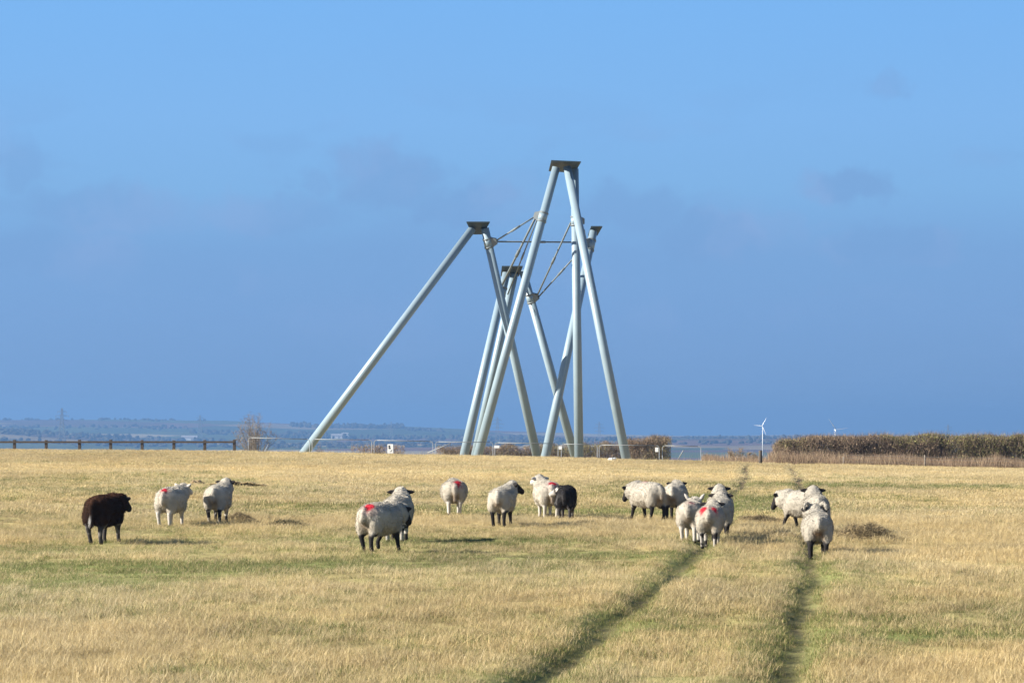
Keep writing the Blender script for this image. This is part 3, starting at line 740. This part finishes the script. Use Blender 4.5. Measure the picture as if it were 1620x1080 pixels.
WOOL = np.array((.395, .365, .312)); WOOLD = np.array((.17, .135, .09)); BLK = np.array((.022, .020, .020)); WHT = np.array((.37, .345, .315)); RED = np.array((.42, .025, .042)); PINK = np.array((.33, .185, .175))
def make_sheep(px, py, heading, label, size=1.0, coat='white', legs='black', face='black', hyaw=0, hup=.86, hpitch=-20, marks=(), gait=(0, 0, 0, 0), lift=(0, 0, 0, 0), fat=1.0, tail=1.0, horns=False, earup=.0, seed=1, dirty=.6, lean=0):
    rr = np.random.default_rng(seed)
    S = []
    def chain(pts, rad, n=6):
        for (a, b), (ra, rb) in zip(zip(pts[:-1], pts[1:]), zip(rad[:-1], rad[1:])):
            for t in np.linspace(0, 1, n):
                ball(S, np.array(a) * (1 - t) + np.array(b) * t, ra * (1 - t) + rb * t)
    # trunk: deep chest, wide wool, rounded rump
    fat *= 1.07
    prof = np.array([(-.425, .075, .09, .515), (-.39, .145, .155, .51), (-.33, .195, .205, .500), (-.22, .222, .232, .490), (-.08, .236, .245, .480), (.06, .238, .248, .476), (.18, .222, .24, .480), (.28, .188, .22, .495), (.36, .14, .18, .52)])
    for y in np.linspace(-.425, .36, 30):
        w, h, zc = (np.interp(y, prof[:, 0], prof[:, k]) for k in (1, 2, 3))
        ball(S, (0, y, zc), (w * fat, .07, h))
    for sx in (-1, 1):
        ball(S, (sx * .105 * fat, -.30, .40), (.105, .13, .18)); ball(S, (sx * .11 * fat, .24, .40), (.085, .11, .16))
    # neck and head
    hy = math.radians(hyaw)
    poll = np.array((math.sin(hy) * .18, .40 + math.cos(hy) * .12, hup))
    neck0 = np.array((0, .31, .56)); 
    nm = neck0 * .5 + poll * .5 + np.array((0, .03, -.03))
    chain([neck0, nm, poll], [.19, .165, .118], 9)
    pt = math.radians(hpitch)
    fd = np.array((math.sin(hy * 1.35) * math.cos(pt), math.cos(hy * 1.35) * math.cos(pt), math.sin(pt)))
    muz = poll + fd * .24
    chain([poll, poll + fd * .09 , muz], [.098, .088, .052], 6)
    ball(S, muz + np.array((0, 0, -.012)), .05)
    side = np.cross(fd, (0, 0, 1)); side /= np.linalg.norm(side); upv = np.cross(side, fd)
    ears = []
    for sg in (-1, 1):
        e0 = poll + side * sg * .085 + upv * .03; e1 = e0 + side * sg * (.125 - .035 * min(earup, 1)) + upv * (-.01 + earup * .085) - fd * .04
        ears.append((e0, e1)); em = (e0 + e1) / 2
        for t, r in ((0, .022), (.25, .034), (.5, .037), (.75, .03), (1, .016)):
            ball(S, e0 * (1 - t) + e1 * t, r)
    if horns:
        for sg in (-1, 1):
            pts = [poll + side * sg * .06 + upv * .08, poll + side * sg * .13 + upv * .12 - fd * .06, poll + side * sg * .17 + upv * .05 - fd * .10, poll + side * sg * .17 - upv * .03 - fd * .03]
            chain(pts, [.03, .026, .022, .016], 5)
    # legs
    legsegs = []
    for i, (sx, hind) in enumerate(((-1, 1), (1, 1), (-1, 0), (1, 0))):
        g = gait[i]; lf = lift[i]
        if hind:
            J = [(sx * .11, -.27, .38), (sx * .115, -.37 + g * .55, .245 + lf * .6), (sx * .11, -.335 + g - lf * .5, .085 + lf), (sx * .11, -.305 + g - lf * .6, .022 + lf * .8)]; rd = [.105, .044, .034, .036]
        else:
            J = [(sx * .105, .23, .36), (sx * .10, .245 + g * .5, .215 + lf * .8), (sx * .10, .24 + g - lf * .6, .085 + lf), (sx * .10, .26 + g - lf * .6, .022 + lf * .8)]; rd = [.085, .040, .033, .036]
        chain(J, rd, 7); legsegs.append(J)
    # tail
    tl = None
    if tail > 0:
        tl = [(0, -.42, .61), (0, -.475, .54), (0, -.485, .54 - .24 * tail)]
        chain(tl, [.055, .05, .038], 6)
    iv, jf = ico(); V = []; F = []; n = 0
    for c, r in S:
        V.append(iv * r + c); F.append(jf + n); n += len(iv)
    me0 = mesh_np('tmp', np.concatenate(V), np.concatenate(F))
    ob = link_mesh('tmp', me0)
    rm = ob.modifiers.new('r', 'REMESH'); rm.mode = 'VOXEL'; rm.voxel_size = .0165
    sm = ob.modifiers.new('s', 'SMOOTH'); sm.factor = .5; sm.iterations = 4
    dg = bpy.context.evaluated_depsgraph_get(); me = bpy.data.meshes.new_from_object(ob.evaluated_get(dg), depsgraph=dg)
    bpy.data.objects.remove(ob); bpy.data.meshes.remove(me0)
    nv = len(me.vertices); co = np.zeros(nv * 3, np.float32); me.vertices.foreach_get('co', co); co = co.reshape(-1, 3).astype(float)
    no = np.zeros(nv * 3, np.float32); me.vertices.foreach_get('normal', no); no = no.reshape(-1, 3)
    # which part of the animal each point belongs to
    wob = (fbm(co[:, 0] * 14, co[:, 1] * 14, co[:, 2] * 14, 2, seed) - .5)
    dl = np.full(nv, 9.)
    for J in legsegs:
        for a_, b_ in ((J[0], J[1]), (J[1], J[2]), (J[2], J[3])): dl = np.minimum(dl, segd(co, a_, b_)[0])
    isleg = sstep(.30, .25, co[:, 2] + wob * .10) * sstep(.095, .07, dl)
    dh, th = segd(co, poll + fd * .0, muz); ishead = sstep(.135, .10, dh + wob * .03) * sstep(-.01, .05, (co - poll) @ fd + wob * .05)
    isear = np.zeros(nv)
    for e0, e1 in ears:
        de, te = segd(co, e0, e1); isear = np.maximum(isear, sstep(.06, .04, de) * sstep(.05, .2, te))
    ishead = np.maximum(ishead, isear)
    wool = 1 - np.maximum(isleg, ishead)
    # fleece: lumps and locks
    lump = fbm(co[:, 0] * 9 + seed, co[:, 1] * 9, co[:, 2] * 9, 3, 3) - .5
    lock = fbm(co[:, 0] * 34, co[:, 1] * 34, co[:, 2] * 17 + seed, 2, 4) - .5
    co = co + no * (wool * (lump * .020 + lock * .007))[:, None]
    base = {'white': WOOL, 'black': np.array((.030, .017, .012)), 'dark': np.array((.028, .026, .027))}[coat]
    var = fbm(co[:, 0] * 6, co[:, 1] * 6, co[:, 2] * 6 + seed, 4, 9)[:, None]
    c = base * (.72 + .55 * var) * rr.uniform(.86, 1.08)
    cleft = sstep(-.02, -.20, lock)[:, None] * .08 + sstep(.0, -.22, lump)[:, None] * .10
    c = c * (1 - cleft * .55)
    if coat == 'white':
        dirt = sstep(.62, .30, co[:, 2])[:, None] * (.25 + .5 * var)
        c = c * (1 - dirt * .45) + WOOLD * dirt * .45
        rear = (sstep(-.33, -.43, co[:, 1]) * sstep(.13, .03, np.abs(co[:, 0])) * sstep(.52, .36, co[:, 2]))[:, None]
        rear = np.clip(rear * (.4 + 1.2 * var), 0, 1) * dirty
        c = c * (1 - rear) + np.array((.14, .085, .045)) * rear
    if coat == 'black':
        brown = sstep(.52, .72, co[:, 2])[:, None] * var * .8; c = c * (1 - brown) + np.array((.075, .032, .018)) * brown
        if tl: 
            dt, tt = segd(co, tl[1], tl[2]); k = (sstep(.08, .05, dt) * sstep(.35, .8, tt) * sstep(.40, .62, fbm(co[:, 0] * 26, co[:, 1] * 26, co[:, 2] * 9, 2, 15)))[:, None] * .9; c = c * (1 - k) + np.array((.30, .29, .28)) * k
    if coat == 'dark':
        k = (sstep(.52, .66, fbm(co[:, 0] * 9, co[:, 1] * 9, co[:, 2] * 3, 3, 13)) * sstep(.6, .3, co[:, 2]))[:, None] * .55; c = c * (1 - k) + np.array((.33, .32, .31)) * k
    lc = {'black': BLK, 'white': WHT, 'mottled': BLK, 'dark': np.array((.045, .042, .042))}[legs]
    lcol = np.tile(lc, (nv, 1)).astype(float)
    if legs == 'mottled' or legs == 'dark':
        k = (sstep(.50, .58, fbm(co[:, 0] * 11 + seed * 3, co[:, 1] * 9, co[:, 2] * 13, 2, 21)))[:, None]; lcol = lcol * (1 - k) + WHT * (.8 if legs == 'mottled' else .35) * k
    hoof = sstep(.045, .03, co[:, 2])[:, None]; lcol = lcol * (1 - hoof) + BLK * hoof
    c = c * (1 - isleg[:, None]) + lcol * isleg[:, None]
    fc = {'black': BLK, 'white': WHT, 'mottled': BLK}[face]
    fcol = np.tile(fc, (nv, 1)).astype(float)
    if face == 'mottled':
        k = (sstep(.45, .75, th) + sstep(.53, .6, fbm(co[:, 0] * 16 + seed, co[:, 1] * 16, co[:, 2] * 16, 2, 23))).clip(0, 1)[:, None] * .9; fcol = fcol * (1 - k) + WHT * k
    c = c * (1 - ishead[:, None]) + fcol * ishead[:, None]
    if face != 'white':
        k = isear[:, None]; c = c * (1 - k) + BLK * k
    if face == 'mottled':
        for sg in (-1, 1):
            q = poll + upv * .085 + side * sg * .055 + fd * .01; k = sstep(.055, .035, np.linalg.norm(co - q, axis=1) + wob * .02)[:, None]; c = c * (1 - k) + BLK * k
    for eye in (-1, 1):
        ep = poll + fd * .12 + side * eye * .075 + upv * .035; k = sstep(.024, .014, np.linalg.norm(co - ep, axis=1))[:, None]; c = c * (1 - k) + np.array((.02, .015, .01)) * k
    for mx_, my_, r, cc in marks:
        d = np.sqrt((co[:, 0] - mx_) ** 2 + (co[:, 1] - my_) ** 2) + (fbm(co[:, 0] * 18, co[:, 1] * 18, co[:, 2] * 18, 3, 33) - .5) * r * 1.1
        k = (sstep(r * 1.15, r * .55, d) * sstep(.5, .56, co[:, 2]) * wool)[:, None]
        halo = (sstep(r * 2.6, r * .8, d) * sstep(.5, .56, co[:, 2]) * wool)[:, None] * .35
        c = c * (1 - halo) + PINK * halo; c = c * (1 - k) + cc * k
    # stand it on the turf
    g = ground_at(px, py)
    co = co * size * np.array((.97, .86, .97))
    if lean: co = co @ np.array(Matrix.Rotation(math.radians(lean), 3, 'X')).T
    # loose fibres standing out of the fleece
    wi = np.nonzero((wool > .6) & (rr.random(nv) < .95))[0]; m = len(wi)
    fd3 = no[wi] + rr.normal(0, .30, (m, 3)) + np.array((0, -.15, -.6)); fl = rr.uniform(.012, .026, m) * size
    fdn = fd3 / np.linalg.norm(fd3, axis=1, keepdims=True)
    fib = strips(co[wi] + fdn * fl[:, None] * .38, fd3, fl, rr.uniform(.005, .010, m), np.clip(c[wi] * rr.uniform(.92, 1.12, (m, 1)), 0, 1))
    me.vertices.foreach_set('co', co.astype(np.float32).ravel())
    me.polygons.foreach_set('use_smooth', np.ones(len(me.polygons), bool))
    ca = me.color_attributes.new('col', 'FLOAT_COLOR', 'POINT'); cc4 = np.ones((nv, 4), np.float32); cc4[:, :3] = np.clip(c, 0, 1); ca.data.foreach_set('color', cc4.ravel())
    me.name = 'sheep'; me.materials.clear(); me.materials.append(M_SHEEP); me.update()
    o = link_mesh('sheep', me); o.location = g + Vector((0, 0, .0)); o.rotation_euler = (0, 0, -math.radians(heading))
    fl_ = link_mesh('fleece', mesh_np('fleece', fib[0], fib[1], M_SHEEP, False, fib[2]), o); fl_['kind'] = 'stuff'
    tag(o, label, 'sheep', 'sheep walking away across the field')
    return o
Rm = lambda x, y, r=.07: (x, y, r, RED)
SHEEP = [
 dict(px=165, py=862, heading=19, label='brown black sheep with pale tail, leftmost of the flock', coat='black', legs='dark', face='black', hyaw=10, hup=0.62, hpitch=-30, gait=(.06, -.05, -.02, .05), size=1.04, tail=1.1, seed=3),
 dict(px=271, py=832, heading=17, label='white sheep with white legs and faint red rump mark, right of the brown black one', legs='white', face='white', hyaw=10, hup=0.67, hpitch=-15, marks=[(.02, -.385, .06, RED)], gait=(.0, -.04, .0, .04), earup=.8, tail=.5, seed=4, dirty=.2),
 dict(px=345, py=829, heading=8, label='unmarked white sheep in front of the dark turf bank', legs='mottled', face='mottled', hyaw=12, hup=0.72, hpitch=-25, seed=5, gait=(.05, -.04, .0, .0), tail=.6),
 dict(px=602, py=872, heading=36, label='black legged sheep with round red rump mark, trotting right, nearest in the left half', legs='black', face='black', hyaw=4, hup=0.58, hpitch=-42, marks=[(.06, -.37, .075, RED)], gait=(.05, -.06, -.14, .08), lift=(0, 0, .06, 0), seed=6, tail=.4, size=1.03),
 dict(px=629, py=857, heading=6, label='black eared sheep half hidden behind the trotting red marked one', legs='mottled', face='mottled', hyaw=-6, hup=0.72, hpitch=-8, seed=7, tail=.6, size=1.04),
 dict(px=718, py=816, heading=-4, label='broad white sheep standing with head down and red mark on its rump', legs='white', face='white', hyaw=0, hup=0.45, hpitch=-50, marks=[(.07, -.385, .075, RED)], seed=8, fat=1.15, tail=1.0, gait=(0, .02, .02, -.02)),
 dict(px=794, py=832, heading=12, label='sheep with plain black legs and black face turned right', legs='black', face='black', hyaw=34, hup=0.72, hpitch=-25, seed=9, tail=.5, gait=(.05, -.03, 0, .08)),
 dict(px=866, py=819, heading=-12, label='white faced sheep with red back mark beside the black and grey one', legs='white', face='white', hyaw=-18, hup=0.73, hpitch=-12, marks=[(.04, -.35, .08, RED)], seed=10, fat=1.1, tail=.9, size=1.04, gait=(.04, -.04, 0, 0)),
 dict(px=896, py=823, heading=8, label='black sheep with grey streaked legs beside a white faced one', coat='dark', legs='dark', face='mottled', hyaw=-60, hup=0.62, hpitch=-20, seed=11, size=.93, fat=.88, tail=.7, gait=(.05, -.04, 0, 0)),
 dict(px=1023, py=825, heading=-37, label='sheep heading left with black drooping face and pink smear on its back', legs='black', face='black', hyaw=-4, hup=0.57, hpitch=-48, marks=[(.02, .02, .06, PINK)], seed=12, gait=(.05, -.07, .1, -.06), size=1.05, tail=.5),
 dict(px=1068, py=823, heading=12, label='sheep standing in the shade of the one heading left', legs='black', face='mottled', hyaw=-14, hup=0.66, hpitch=-25, seed=13, size=1.0, tail=.4),
 dict(px=1093, py=859, heading=12, label='white sheep with tall pricked ears in the huddle by the left track', legs='white', face='white', hyaw=0, hup=0.67, hpitch=0, earup=1.6, marks=[(.05, -.32, .05, PINK)], seed=14, size=.92, dirty=.5, tail=.3, gait=(.04, -.03, 0, .02)),
 dict(px=1124, py=864, heading=10, label='sheep with two red rump marks in the huddle by the left track', legs='mottled', face='mottled', hyaw=-4, hup=0.69, hpitch=-12, marks=[Rm(-.09, -.37, .06), Rm(.10, -.36, .055)], seed=15, size=.93, gait=(.05, -.04, 0, 0), tail=.3),
 dict(px=1139, py=853, heading=4, label='sheep half hidden behind the one with two red marks', legs='black', face='mottled', hyaw=6, hup=0.70, hpitch=-12, seed=16, size=1.0, fat=.95, tail=.4),
 dict(px=1139, py=835, heading=4, label='farthest sheep of the huddle by the left track, head up with dark ears', legs='black', face='mottled', hyaw=-4, hup=0.76, hpitch=-4, seed=17, size=1.02, tail=.4),
 dict(px=1268, py=838, heading=-52, label='sheep heading left with black and white face near the right track', legs='black', face='black', hyaw=-2, hup=0.60, hpitch=-52, seed=18, gait=(0, 0, .12, -.06), size=1.0, fat=.9, tail=.4),
 dict(px=1293, py=876, heading=3, label='big woolly sheep with black legs walking up the right track, nearest the camera', legs='black', face='mottled', hyaw=-6, hup=0.71, hpitch=-12, horns=True, seed=19, size=.98, fat=.98, gait=(.02, -.04, 0, .02), dirty=.95, tail=.2),
 dict(px=1291, py=850, heading=0, label='sheep on the right track seen only above the nearest one', legs='black', face='mottled', hyaw=0, hup=0.74, hpitch=-4, seed=20, size=1.02, fat=.9, tail=.3),
]
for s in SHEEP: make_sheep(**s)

# ------------------------------------------------------------------ weeds, brush, scrapes in the grass
def weed_clump(px, py, wx, wy, h, n, label, pal, seed, name='dead_weed_clump', cat='weeds'):
    g = ground_at(px, py); rg = np.random.default_rng(seed)
    x = rg.normal(0, .45, n).clip(-1.2, 1.2) * wx; y = rg.normal(0, .45, n) * wy
    hh = h * np.exp(-((x / wx) ** 2 + (y / wy) ** 2) * .9) * (.5 + .9 * fbm(x * 6 + seed, y * 6, octs=2, seed=seed))
    z = zground(x + g.x, y + g.y) - g.z + rg.random(n) ** .7 * hh
    d = rg.normal(0, 1, (n, 3)); d[:, 2] = np.abs(d[:, 2]) * .8
    v, f, c = strips(np.stack([x, y, z], 1), d, rg.uniform(.06, .2, n), rg.uniform(.004, .010, n), pal[rg.integers(0, len(pal), n)] * rg.uniform(.6, 1.4, (n, 1)))
    o = link_mesh(name, mesh_np(name, v, f, M_TWIG, False, c)); o.location = g
    tag(o, label, cat); return o
DRYB = np.array([(.15, .12, .07), (.20, .155, .085), (.10, .08, .05), (.25, .19, .10)])
weed_clump(1366, 856, .42, .45, .30, 4200, 'dark tangled heap of dead brush right of the nearest sheep', DRYB * 1.15, 1, 'brush_heap', 'brush heap')
weed_clump(1205, 826, .45, .4, .12, 3000, 'thin brown dead weeds left of the sheep on the right track', DRYB, 2)
weed_clump(1235, 856, .5, .35, .07, 2200, 'flat brown dead weeds between the huddle and the nearest sheep', DRYB, 3)
weed_clump(455, 833, .38, .35, .13, 3000, 'dark low weed clump left of the trotting sheep', DRYB * np.array((.6, .65, .6)), 4)
weed_clump(376, 826, .35, .3, .16, 2200, 'brownish weed tuft beside the unmarked sheep', DRYB, 5)
weed_clump(880, 818, .35, .3, .06, 1500, 'flat dead weeds under the white faced sheep', DRYB * .7, 6)
def turf_bank():
    g = ground_at(368, 769); root = empty('turf_bank', g)
    n = 46; top = MB(); face = MB()
    for i in range(n):
        x0 = -.75 + 1.65 * i / n; x1 = x0 + 1.65 / n
        h = .115 * (1 - abs((i - n * .48) / (n * .55)) ** 2.2) * (.75 + .5 * float(vnoise(np.array([i * .35]), np.array([2.]), seed=8)[0]))
        if h < .01: continue
        face.box(((x0 + x1) / 2, .10 + R.uniform(-.02, .02), h / 2 - .02), (x1 - x0 + .012, .16, h + .04))
        top.box(((x0 + x1) / 2, .13 + R.uniform(-.02, .01), h + .012), (x1 - x0 + .012, .42 + R.uniform(-.05, .05), .022))
    face.build('soil_face', M_SOIL, root); top.build('turf_lip', plain('dry_turf_lip', (.40, .30, .15), .9, .2, 20, bump=.6), root)
    tag(root, 'low broken turf bank with a dark soil face behind the unmarked sheep', 'turf bank')
    import bmesh
    bm = bmesh.new(); bmesh.ops.create_icosphere(bm, subdivisions=4, radius=1)
    for v in bm.verts:
        c = v.co; k = float(fbm(np.array([c.x * 3 + 2]), np.array([c.y * 3]), np.array([c.z * 3]), 3, 3)[0]); v.co = Vector((c.x * .22, c.y * .2, c.z * .14)) * (.6 + .8 * k)
    me = bpy.data.meshes.new('molehill'); bm.to_mesh(me); bm.free(); me.materials.append(plain('molehill_soil', (.20, .145, .075), .95, .3, 14, bump=.8))
    o = link_mesh('molehill', me); o.location = ground_at(312, 766); tag(o, 'small brown molehill left of the turf bank', 'molehill')
turf_bank()

# ------------------------------------------------------------------ grass: blades in tufts, scattered over the field
def tuft(name, n, rad, h, width, pal, lay, seed):
    rg = np.random.default_rng(seed); k = 4
    a = rg.uniform(0, 2 * np.pi, n); r = rad * np.sqrt(rg.random(n)); bx, by = r * np.cos(a), r * np.sin(a)
    dirn = rg.uniform(0, 2 * np.pi, n); L = h * rg.uniform(.55, 1.3, n); ln = np.clip(rg.normal(lay, .22, n), .05, 1.2)
    V = []; w = width * rg.uniform(.7, 1.3, n)
    t = np.linspace(0, 1, k)
    px_, py_, pz_ = bx.copy(), by.copy(), np.zeros(n)
    sx, sy = -np.sin(dirn + rg.normal(0, .5, n)), np.cos(dirn)
    rows = []
    for i in range(k):
        ww = w * (1 - t[i] ** 2 * .85) / 2
        rows.append((np.stack([px_ - sx * ww, py_ - sy * ww, pz_], 1), np.stack([px_ + sx * ww, py_ + sy * ww, pz_], 1)))
        ang = (t[i] + .5 / (k - 1)) ** .9 * ln * 1.75
        st = L / (k - 1)
        px_ = px_ + np.cos(dirn) * np.sin(ang) * st; py_ = py_ + np.sin(dirn) * np.sin(ang) * st; pz_ = np.maximum(pz_ + np.cos(ang) * st, .004)
    v = np.stack([q for r_ in rows for q in r_], 1).reshape(-1, 3)
    f = []
    base = np.arange(n) * 2 * k
    for i in range(k - 1):
        f.append(np.stack([base + 2 * i, base + 2 * i + 1, base + 2 * i + 3, base + 2 * i + 2], 1))
    col = pal[rg.integers(0, len(pal), n)] * rg.uniform(.86, 1.14, (n, 1))
    me = mesh_np(name, v, np.concatenate(f), M_GRASS, False, np.repeat(col, 2 * k, axis=0))
    return bpy.data.objects.new(name, me)
PS = np.array([(.53, .43, .225), (.57, .47, .255), (.48, .38, .185), (.61, .52, .30), (.45, .355, .185), (.51, .425, .205)])
PG = np.array([(.17, .195, .060), (.22, .235, .080), (.13, .165, .050), (.28, .27, .11)])
PM = np.concatenate([PS[:3] * .9, PG, PG[:2]])
gcol = bpy.data.collections.new('grass_tufts')
defs = [('tuft_a', 44, .15, .130, .0031, PS, 1.0, 1), ('tuft_b', 42, .15, .115, .0032, PS, 1.12, 2), ('tuft_c', 36, .16, .130, .0029, PS, .85, 3),
        ('tuft_d', 44, .14, .070, .0036, PM, .88, 4), ('tuft_e', 46, .14, .055, .0036, PG, .85, 5),
        ('tuft_f', 54, .28, .10, .0075, PS, .98, 6), ('tuft_g', 54, .30, .09, .0075, PS, 1.08, 7), ('tuft_h', 52, .27, .065, .0075, PM, .9, 8)]
for d in defs: gcol.objects.link(tuft(*d))

def scatter():
    X = []; Y = []; far_ = []
    def zone(y0, y1, dens, farz):
        wd = lambda q: q * .46 + 14                     # width of the field covered, well past both edges of the view
        n = int(dens * (y1 - y0) * wd((y0 + y1) / 2))
        y = RNG.uniform(y0, y1, n * 2); y = y[RNG.random(n * 2) < wd(y) / wd(y1)][:n]; n = len(y); x = RNG.uniform(-.5, .5, n) * wd(y)
        X.append(x); Y.append(y); far_.append(np.full(n, farz))
    zone(9, 32, 92, 0); zone(32, 55, 60, 0); zone(55, 90, 24, 1); zone(90, 150, 13, 1); zone(150, 175, 5, 1)
    for tr in (TL, TR_):                                # short grass growing in and beside the ruts
        n = 2600; y = RNG.uniform(13, 75, n); X.append(np.interp(y, *tr) + RNG.normal(0, .22, n)); Y.append(y); far_.append(np.zeros(n))
    X = np.concatenate(X); Y = np.concatenate(Y); fz = np.concatenate(far_)
    g = greenness(X, Y); a, b = track_d(X, Y); dm = np.minimum(np.abs(a), np.abs(b))
    bare = np.exp(-(dm / .13) ** 4) * (Y < 120)
    bare = np.maximum(bare, np.exp(-(dm / .27) ** 4) * (Y > 55) * (Y < 132) * 2.2)
    keep = RNG.random(len(X)) > bare * (.15 + .6 * fbm(X * 1.6, Y * .8, octs=3, seed=45))
    X, Y, fz, g, dm = X[keep], Y[keep], fz[keep], g[keep], dm[keep]
    n = len(X); Z = zground(X, Y) - .008
    u = RNG.random(n)
    isg = u < g * .92
    var = np.where(fz == 0, np.where(isg, np.where(RNG.random(n) < .5, 3, 4), RNG.integers(0, 3, n)), np.where(isg, 7, RNG.integers(5, 7, n))).astype(np.int32)
    big = fbm(X * .5, Y * .35, octs=3, seed=81); mid = fbm(X * 1.9, Y * 1.4, octs=2, seed=83)
    sc = (.48 + .62 * big + .36 * mid) * RNG.uniform(.75, 1.25, n) * np.where(isg, 1.0, 1.0 - .35 * g)
    sc *= 1 - .6 * np.exp(-(dm / .22) ** 2)
    tone = fbm(X * .11 + 5, Y * .06, octs=3, seed=85); warm = fbm(X * .4, Y * .3 + 9, octs=3, seed=87)
    k = (.72 + .55 * tone) * RNG.uniform(.85, 1.15, n) * (.80 + .36 * fbm(X * 1.1 + 3, Y * .8, octs=3, seed=89))
    tint = np.stack([k * (.95 + .12 * warm), k * (.98 + .03 * warm), k * (1.10 - .16 * warm)], 1)
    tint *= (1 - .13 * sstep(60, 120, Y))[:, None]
    tint[:, 2] *= 1.04
    thatch = sstep(.60, .70, fbm(X * 1.5 + 11, Y * .9, octs=3, seed=95)) * (Y < 70)   # trodden brown thatch between the tufts
    tint *= (1 - .30 * thatch)[:, None]; sc *= 1 - .35 * thatch
    rot = np.stack([RNG.normal(0, .12, n), RNG.normal(0, .12, n), RNG.uniform(0, 6.283, n)], 1)
    me = bpy.data.meshes.new('grass'); me.vertices.add(n); me.vertices.foreach_set('co', np.stack([X, Y, Z], 1).astype(np.float32).ravel())
    at = me.attributes.new('variant', 'INT', 'POINT'); at.data.foreach_set('value', var)
    at = me.attributes.new('size', 'FLOAT', 'POINT'); at.data.foreach_set('value', sc.astype(np.float32))
    at = me.attributes.new('turn', 'FLOAT_VECTOR', 'POINT'); at.data.foreach_set('vector', rot.astype(np.float32).ravel())
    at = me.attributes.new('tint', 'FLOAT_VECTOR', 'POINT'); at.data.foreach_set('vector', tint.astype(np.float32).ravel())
    o = link_mesh('grass', me)
    ng = bpy.data.node_groups.new('grass_scatter', 'GeometryNodeTree')
    ng.interface.new_socket('Geometry', in_out='INPUT', socket_type='NodeSocketGeometry'); ng.interface.new_socket('Geometry', in_out='OUTPUT', socket_type='NodeSocketGeometry')
    N = ng.nodes.new; L = ng.links.new
    gi = N('NodeGroupInput'); go = N('NodeGroupOutput'); ip = N('GeometryNodeInstanceOnPoints'); ci = N('GeometryNodeCollectionInfo')
    ci.inputs['Collection'].default_value = gcol; ci.inputs['Separate Children'].default_value = True; ci.inputs['Reset Children'].default_value = True
    def na(name, t):
        q = N('GeometryNodeInputNamedAttribute'); q.data_type = t; q.inputs['Name'].default_value = name; return next(s for s in q.outputs if s.enabled and s.name == 'Attribute')
    L(gi.outputs[0], ip.inputs['Points']); L(ci.outputs[0], ip.inputs['Instance']); ip.inputs['Pick Instance'].default_value = True
    L(na('variant', 'INT'), ip.inputs['Instance Index']); L(na('turn', 'FLOAT_VECTOR'), ip.inputs['Rotation']); L(na('size', 'FLOAT'), ip.inputs['Scale'])
    L(ip.outputs[0], go.inputs[0])
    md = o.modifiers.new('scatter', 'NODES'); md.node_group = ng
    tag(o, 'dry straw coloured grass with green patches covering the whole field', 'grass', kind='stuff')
scatter()

# taller reddish dry grass along the brow, at the hedge foot and round the fence
def dry_strip():
    V = []; F = []; C = []; n0 = 0
    def add(n, xa, xb, Y, dy, h, pal):
        nonlocal n0
        px = RNG.uniform(xa, xb, n); y = Y + RNG.normal(0, dy, n); x = (px - 810) / FPX * y
        hh = h * (.3 + 1.1 * fbm(x * .9, y * .9, octs=3, seed=91)) * RNG.uniform(.5, 1.1, n)
        d = RNG.normal(0, .28, (n, 3)); d[:, 2] = 1
        z = zbase(x, y) + hh / 2
        v, f, c = strips(np.stack([x, y, z], 1), d, hh, RNG.uniform(.006, .014, n), pal[RNG.integers(0, len(pal), n)] * RNG.uniform(.7, 1.3, (n, 1)))
        V.append(v); F.append(f + n0); C.append(c); n0 += len(v)
    add(26000, 1215, 1800, 143.3, .8, .75, REDDRY)
    add(4500, 1110, 1225, 147, 1.5, .6, REDDRY)
    add(7000, -200, 1230, 141, 2.5, .13, PS)
    add(6000, 380, 1110, 163, 3, .8, np.concatenate([REDDRY, PS[:2]]))
    o = link_mesh('dry_grass', mesh_np('dry_grass', np.concatenate(V), np.concatenate(F), M_TWIG, False, np.concatenate(C)))
    tag(o, 'taller reddish dry grass along the hedge foot and the brow', 'grass', kind='stuff')
dry_strip()

# ------------------------------------------------------------------ the air
def haze():
    o = MB().box((0, 4500, -20), (12600, 15600, 140)).build('haze', M_WHITE)
    m = bpy.data.materials.new('haze'); m.use_nodes = True; nt = m.node_tree; nt.nodes.clear()
    out = nt.nodes.new('ShaderNodeOutputMaterial'); pv = nt.nodes.new('ShaderNodeVolumePrincipled')
    pv.inputs['Color'].default_value = (.16, .32, .60, 1); pv.inputs['Density'].default_value = 2.1e-4; pv.inputs['Anisotropy'].default_value = 0.2
    nt.links.new(pv.outputs[0], out.inputs['Volume'])
    o.data.materials.clear(); o.data.materials.append(m)
    tag(o, 'pale blue haze over the valley', 'haze', kind='stuff')
haze()
